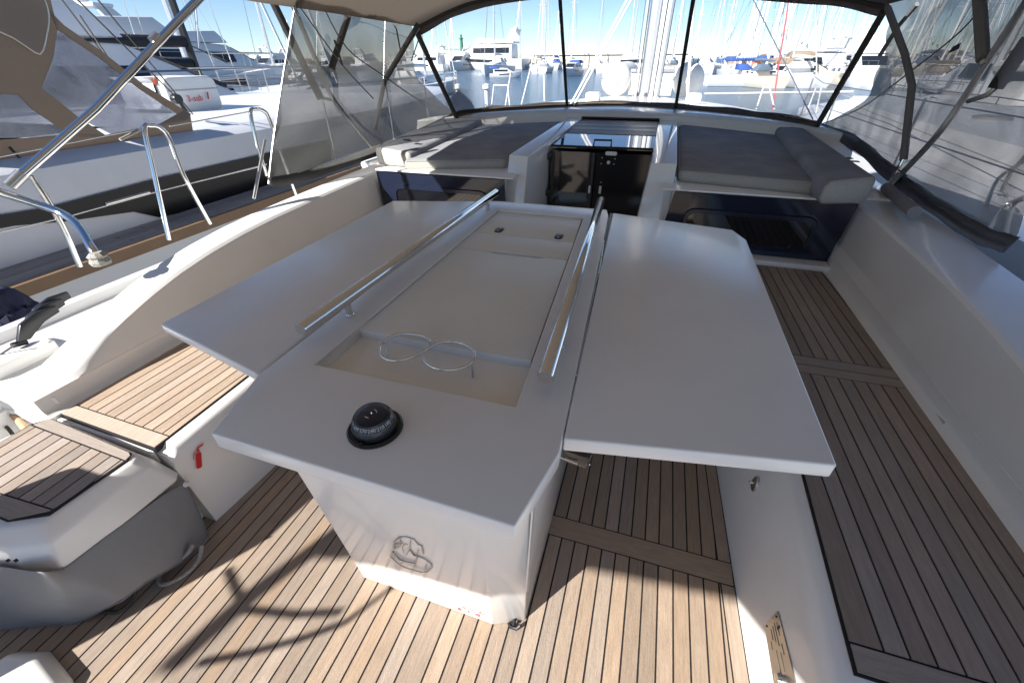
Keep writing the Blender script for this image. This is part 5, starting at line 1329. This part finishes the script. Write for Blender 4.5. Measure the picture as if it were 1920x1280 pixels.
    MB().tube([P(389, 173, x=-5.48), P(391, 186, x=-5.48)], .008, 6).build('lettering', red, r)
    MB().slab([P(300, 160, x=-5.60), P(285, 156, x=-5.60), P(289, 145, x=-5.60)], .004, (1, 0, 0)).build('logo', orange, r)
neighbour()

# motor yacht and sailing yacht further to port
m1 = motorboat(15, 4.8, white, 'big white motor yacht with radar arch behind the tan canopy', None, hts=.98); place(m1, -11.6, -1.0, 0)
m2 = copy_tree(m1); place(m2, -27, 10, -4, s=1.25, lab='large white motor yacht beyond the black masted sailing yacht')
m3 = copy_tree(m1); place(m3, -36, 22, 3, s=1.3, lab='long white motor yacht at far left under the grey mesh edge')
m4 = copy_tree(m1); place(m4, -20, -3, 0, s=1.15, lab='white flybridge yacht at the left edge beyond the tan canopy')
s1 = sailboat(16, 4.6, white, blk, mat('mast_black', (.015, .015, .017), .4), 22, 'white sailing yacht with black mast, black boom and brown stripe', None, stripe=teakw)
place(s1, -15.3, 4.6, 0)
bm_ = MB().tube([(0, 8.2, 2.95), (0, 1.5, 2.85)], .16, 10).build('boom', MATS['mast_black'], s1)
tx = text_mb('6\u00aa PM-1-1748-23', .26); Mx = frame_mat((2.33, 10.2, .78), (0, 1, 0), (0, 0, 1)); tx.xf(Mx).build('registration', blk, s1)
s2 = sailboat(15, 4.4, white, whited, alu, 21, 'white sailing yacht with silver mast behind the black mast', None)
place(s2, -21.5, 10, 0)
for i, (x, y, lab) in enumerate(((-13, 26, 'white sailing yacht seen through the clear corner of the port mesh'), (-19.5, 30, 'white sailing yacht moored behind the port mesh panel'))):
    c_ = copy_tree(s2); place(c_, x-6, y+4, 180 if i else 0, s=.85, lab=lab)
# small frame and posts on the pontoon seen through the port pane
tube_thing('pontoon_frame', 'white tubular frame standing on the pontoon beyond the port pane', 'frame', [[P(922, 200, y=12), P(926, 160, y=12), P(952, 160, y=12), P(956, 200, y=12)], [P(948, 198, y=12), P(958, 135, y=12)], [P(915, 200, y=12), P(910, 168, y=12)], [P(1021, 190, y=12), P(1020, 140, y=12)]], .02, white)
tube_thing('white_pole', 'thin white pole slanting over the water in the port pane', 'pole', [[P(978, 196, y=11), P(1002, 100, y=11)]], .018, white)
for px, lab in ((858, 'white post with round cap near the port windscreen corner'), (912, 'white post beside the tubular frame on the pontoon')):
    q = P(px, 168, y=11); t = thing('mooring_post', lab, 'post', (q.x, q.y, .2))
    MB().tube([(q.x, q.y, .0), (q.x, q.y, q.z)], .05, 8).build('post', white, t); MB().lathe((q.x, q.y, q.z), [(.05, 0), (.1, .02), (.08, .1), (0, .13)], 10).build('cap', white, t)

# ------------------------------------------------------------------ yacht alongside to starboard, seen through the mesh
def neighbour_s():
    t = thing('sailing_yacht', 'white yacht alongside to starboard seen through the grey mesh', 'sailing yacht', (4.4, 5, -.9))
    def nx(y): return 0 if y < 8 else ((y-8)/7)**2*1.9
    ys = [-6, -1, 3, 6, 8, 10, 12, 13.6, 14.8]
    MB().loft([[(2.25+nx(y), y, .55), (2.3+nx(y), y, -.3), (2.9+nx(y), y, -1.1), (6.0-nx(y), y, -1.1), (6.5-nx(y), y, -.3), (6.55-nx(y), y, .55)] for y in ys]).build('hull', white, t, smooth=40)
    MB().loft([[(3.0+nx(y), y, .54), (3.2+nx(y), y, .80), (5.6-nx(y), y, .80), (5.8-nx(y), y, .54)] for y in ys[:-2]]).build('cabin', white, t, smooth=30)
    for px, py, w_ in ((1860, 222, .4),):
        q = P(px, py, z=.81); MB().lathe((q.x, q.y, .80), [(w_*.5, 0), (w_*.5, .03), (w_*.4, .04)], 20).build('deck_hatch', mat('hatch_grey', (.25, .25, .26), .4), t)
    for z in (.85, 1.15):
        MB().tube([(2.34+nx(y), y, z) for y in (-3, 2, 6, 9, 12)], .006, 6).build('guard_wire', steel_b, t)
    for y in (1.0, 3.3, 5.5, 8.0, 10.4): MB().tube([(2.34+nx(y), y, .55), (2.34+nx(y), y, 1.17)], .013, 8).build('stanchion', steel_b, t)
    for a, b, c_ in (((1850, 385), (1872, 335), (1925, 300)), ((1878, 358), (1895, 325), (1925, 290)), ((1855, 430), (1885, 385), (1925, 368)), ((1885, 440), (1900, 385), (1925, 372))):
        MB().tube(smooth_path([P(*a, z=.6), P(*b, x=2.6), P(*c_, x=2.5)], 4), .013, 8).build('rail_hoop', steel_b, t)
    for k in range(2): MB().tube([(2.5+k*.5, -2, .62), (3.3+k*.3, 12, .82)], .005, 5).build('deck_line', rope, t)
    return t
neighbour_s()
s3 = copy_tree(s2); place(s3, 9.5, 12, 0, s=.9, lab='white sailing yacht beyond the starboard neighbour, behind mesh')
m5 = copy_tree(m1); place(m5, 13.5, 18, 3, s=.9, lab='white motor yacht far off to starboard behind the mesh')
t = thing('rope_bag', 'dark blue canvas bag on the neighbouring teak deck at left edge', 'bag', P(10, 560, x=-3.3))
MB().grid(lambda u, v: P(-60+130*u, 575-30*sin(u*pi)*(1)+(70)*v*(1), x=-3.25+.25*v)+Vector((.02*sin(u*20), .02*sin(v*17+u*9), .03*sin(u*13+v*7))), 12, 8).build('bag_cloth', mat('navy_canvas', (.012, .014, .04), .8), t, solid=.03, smooth=180)
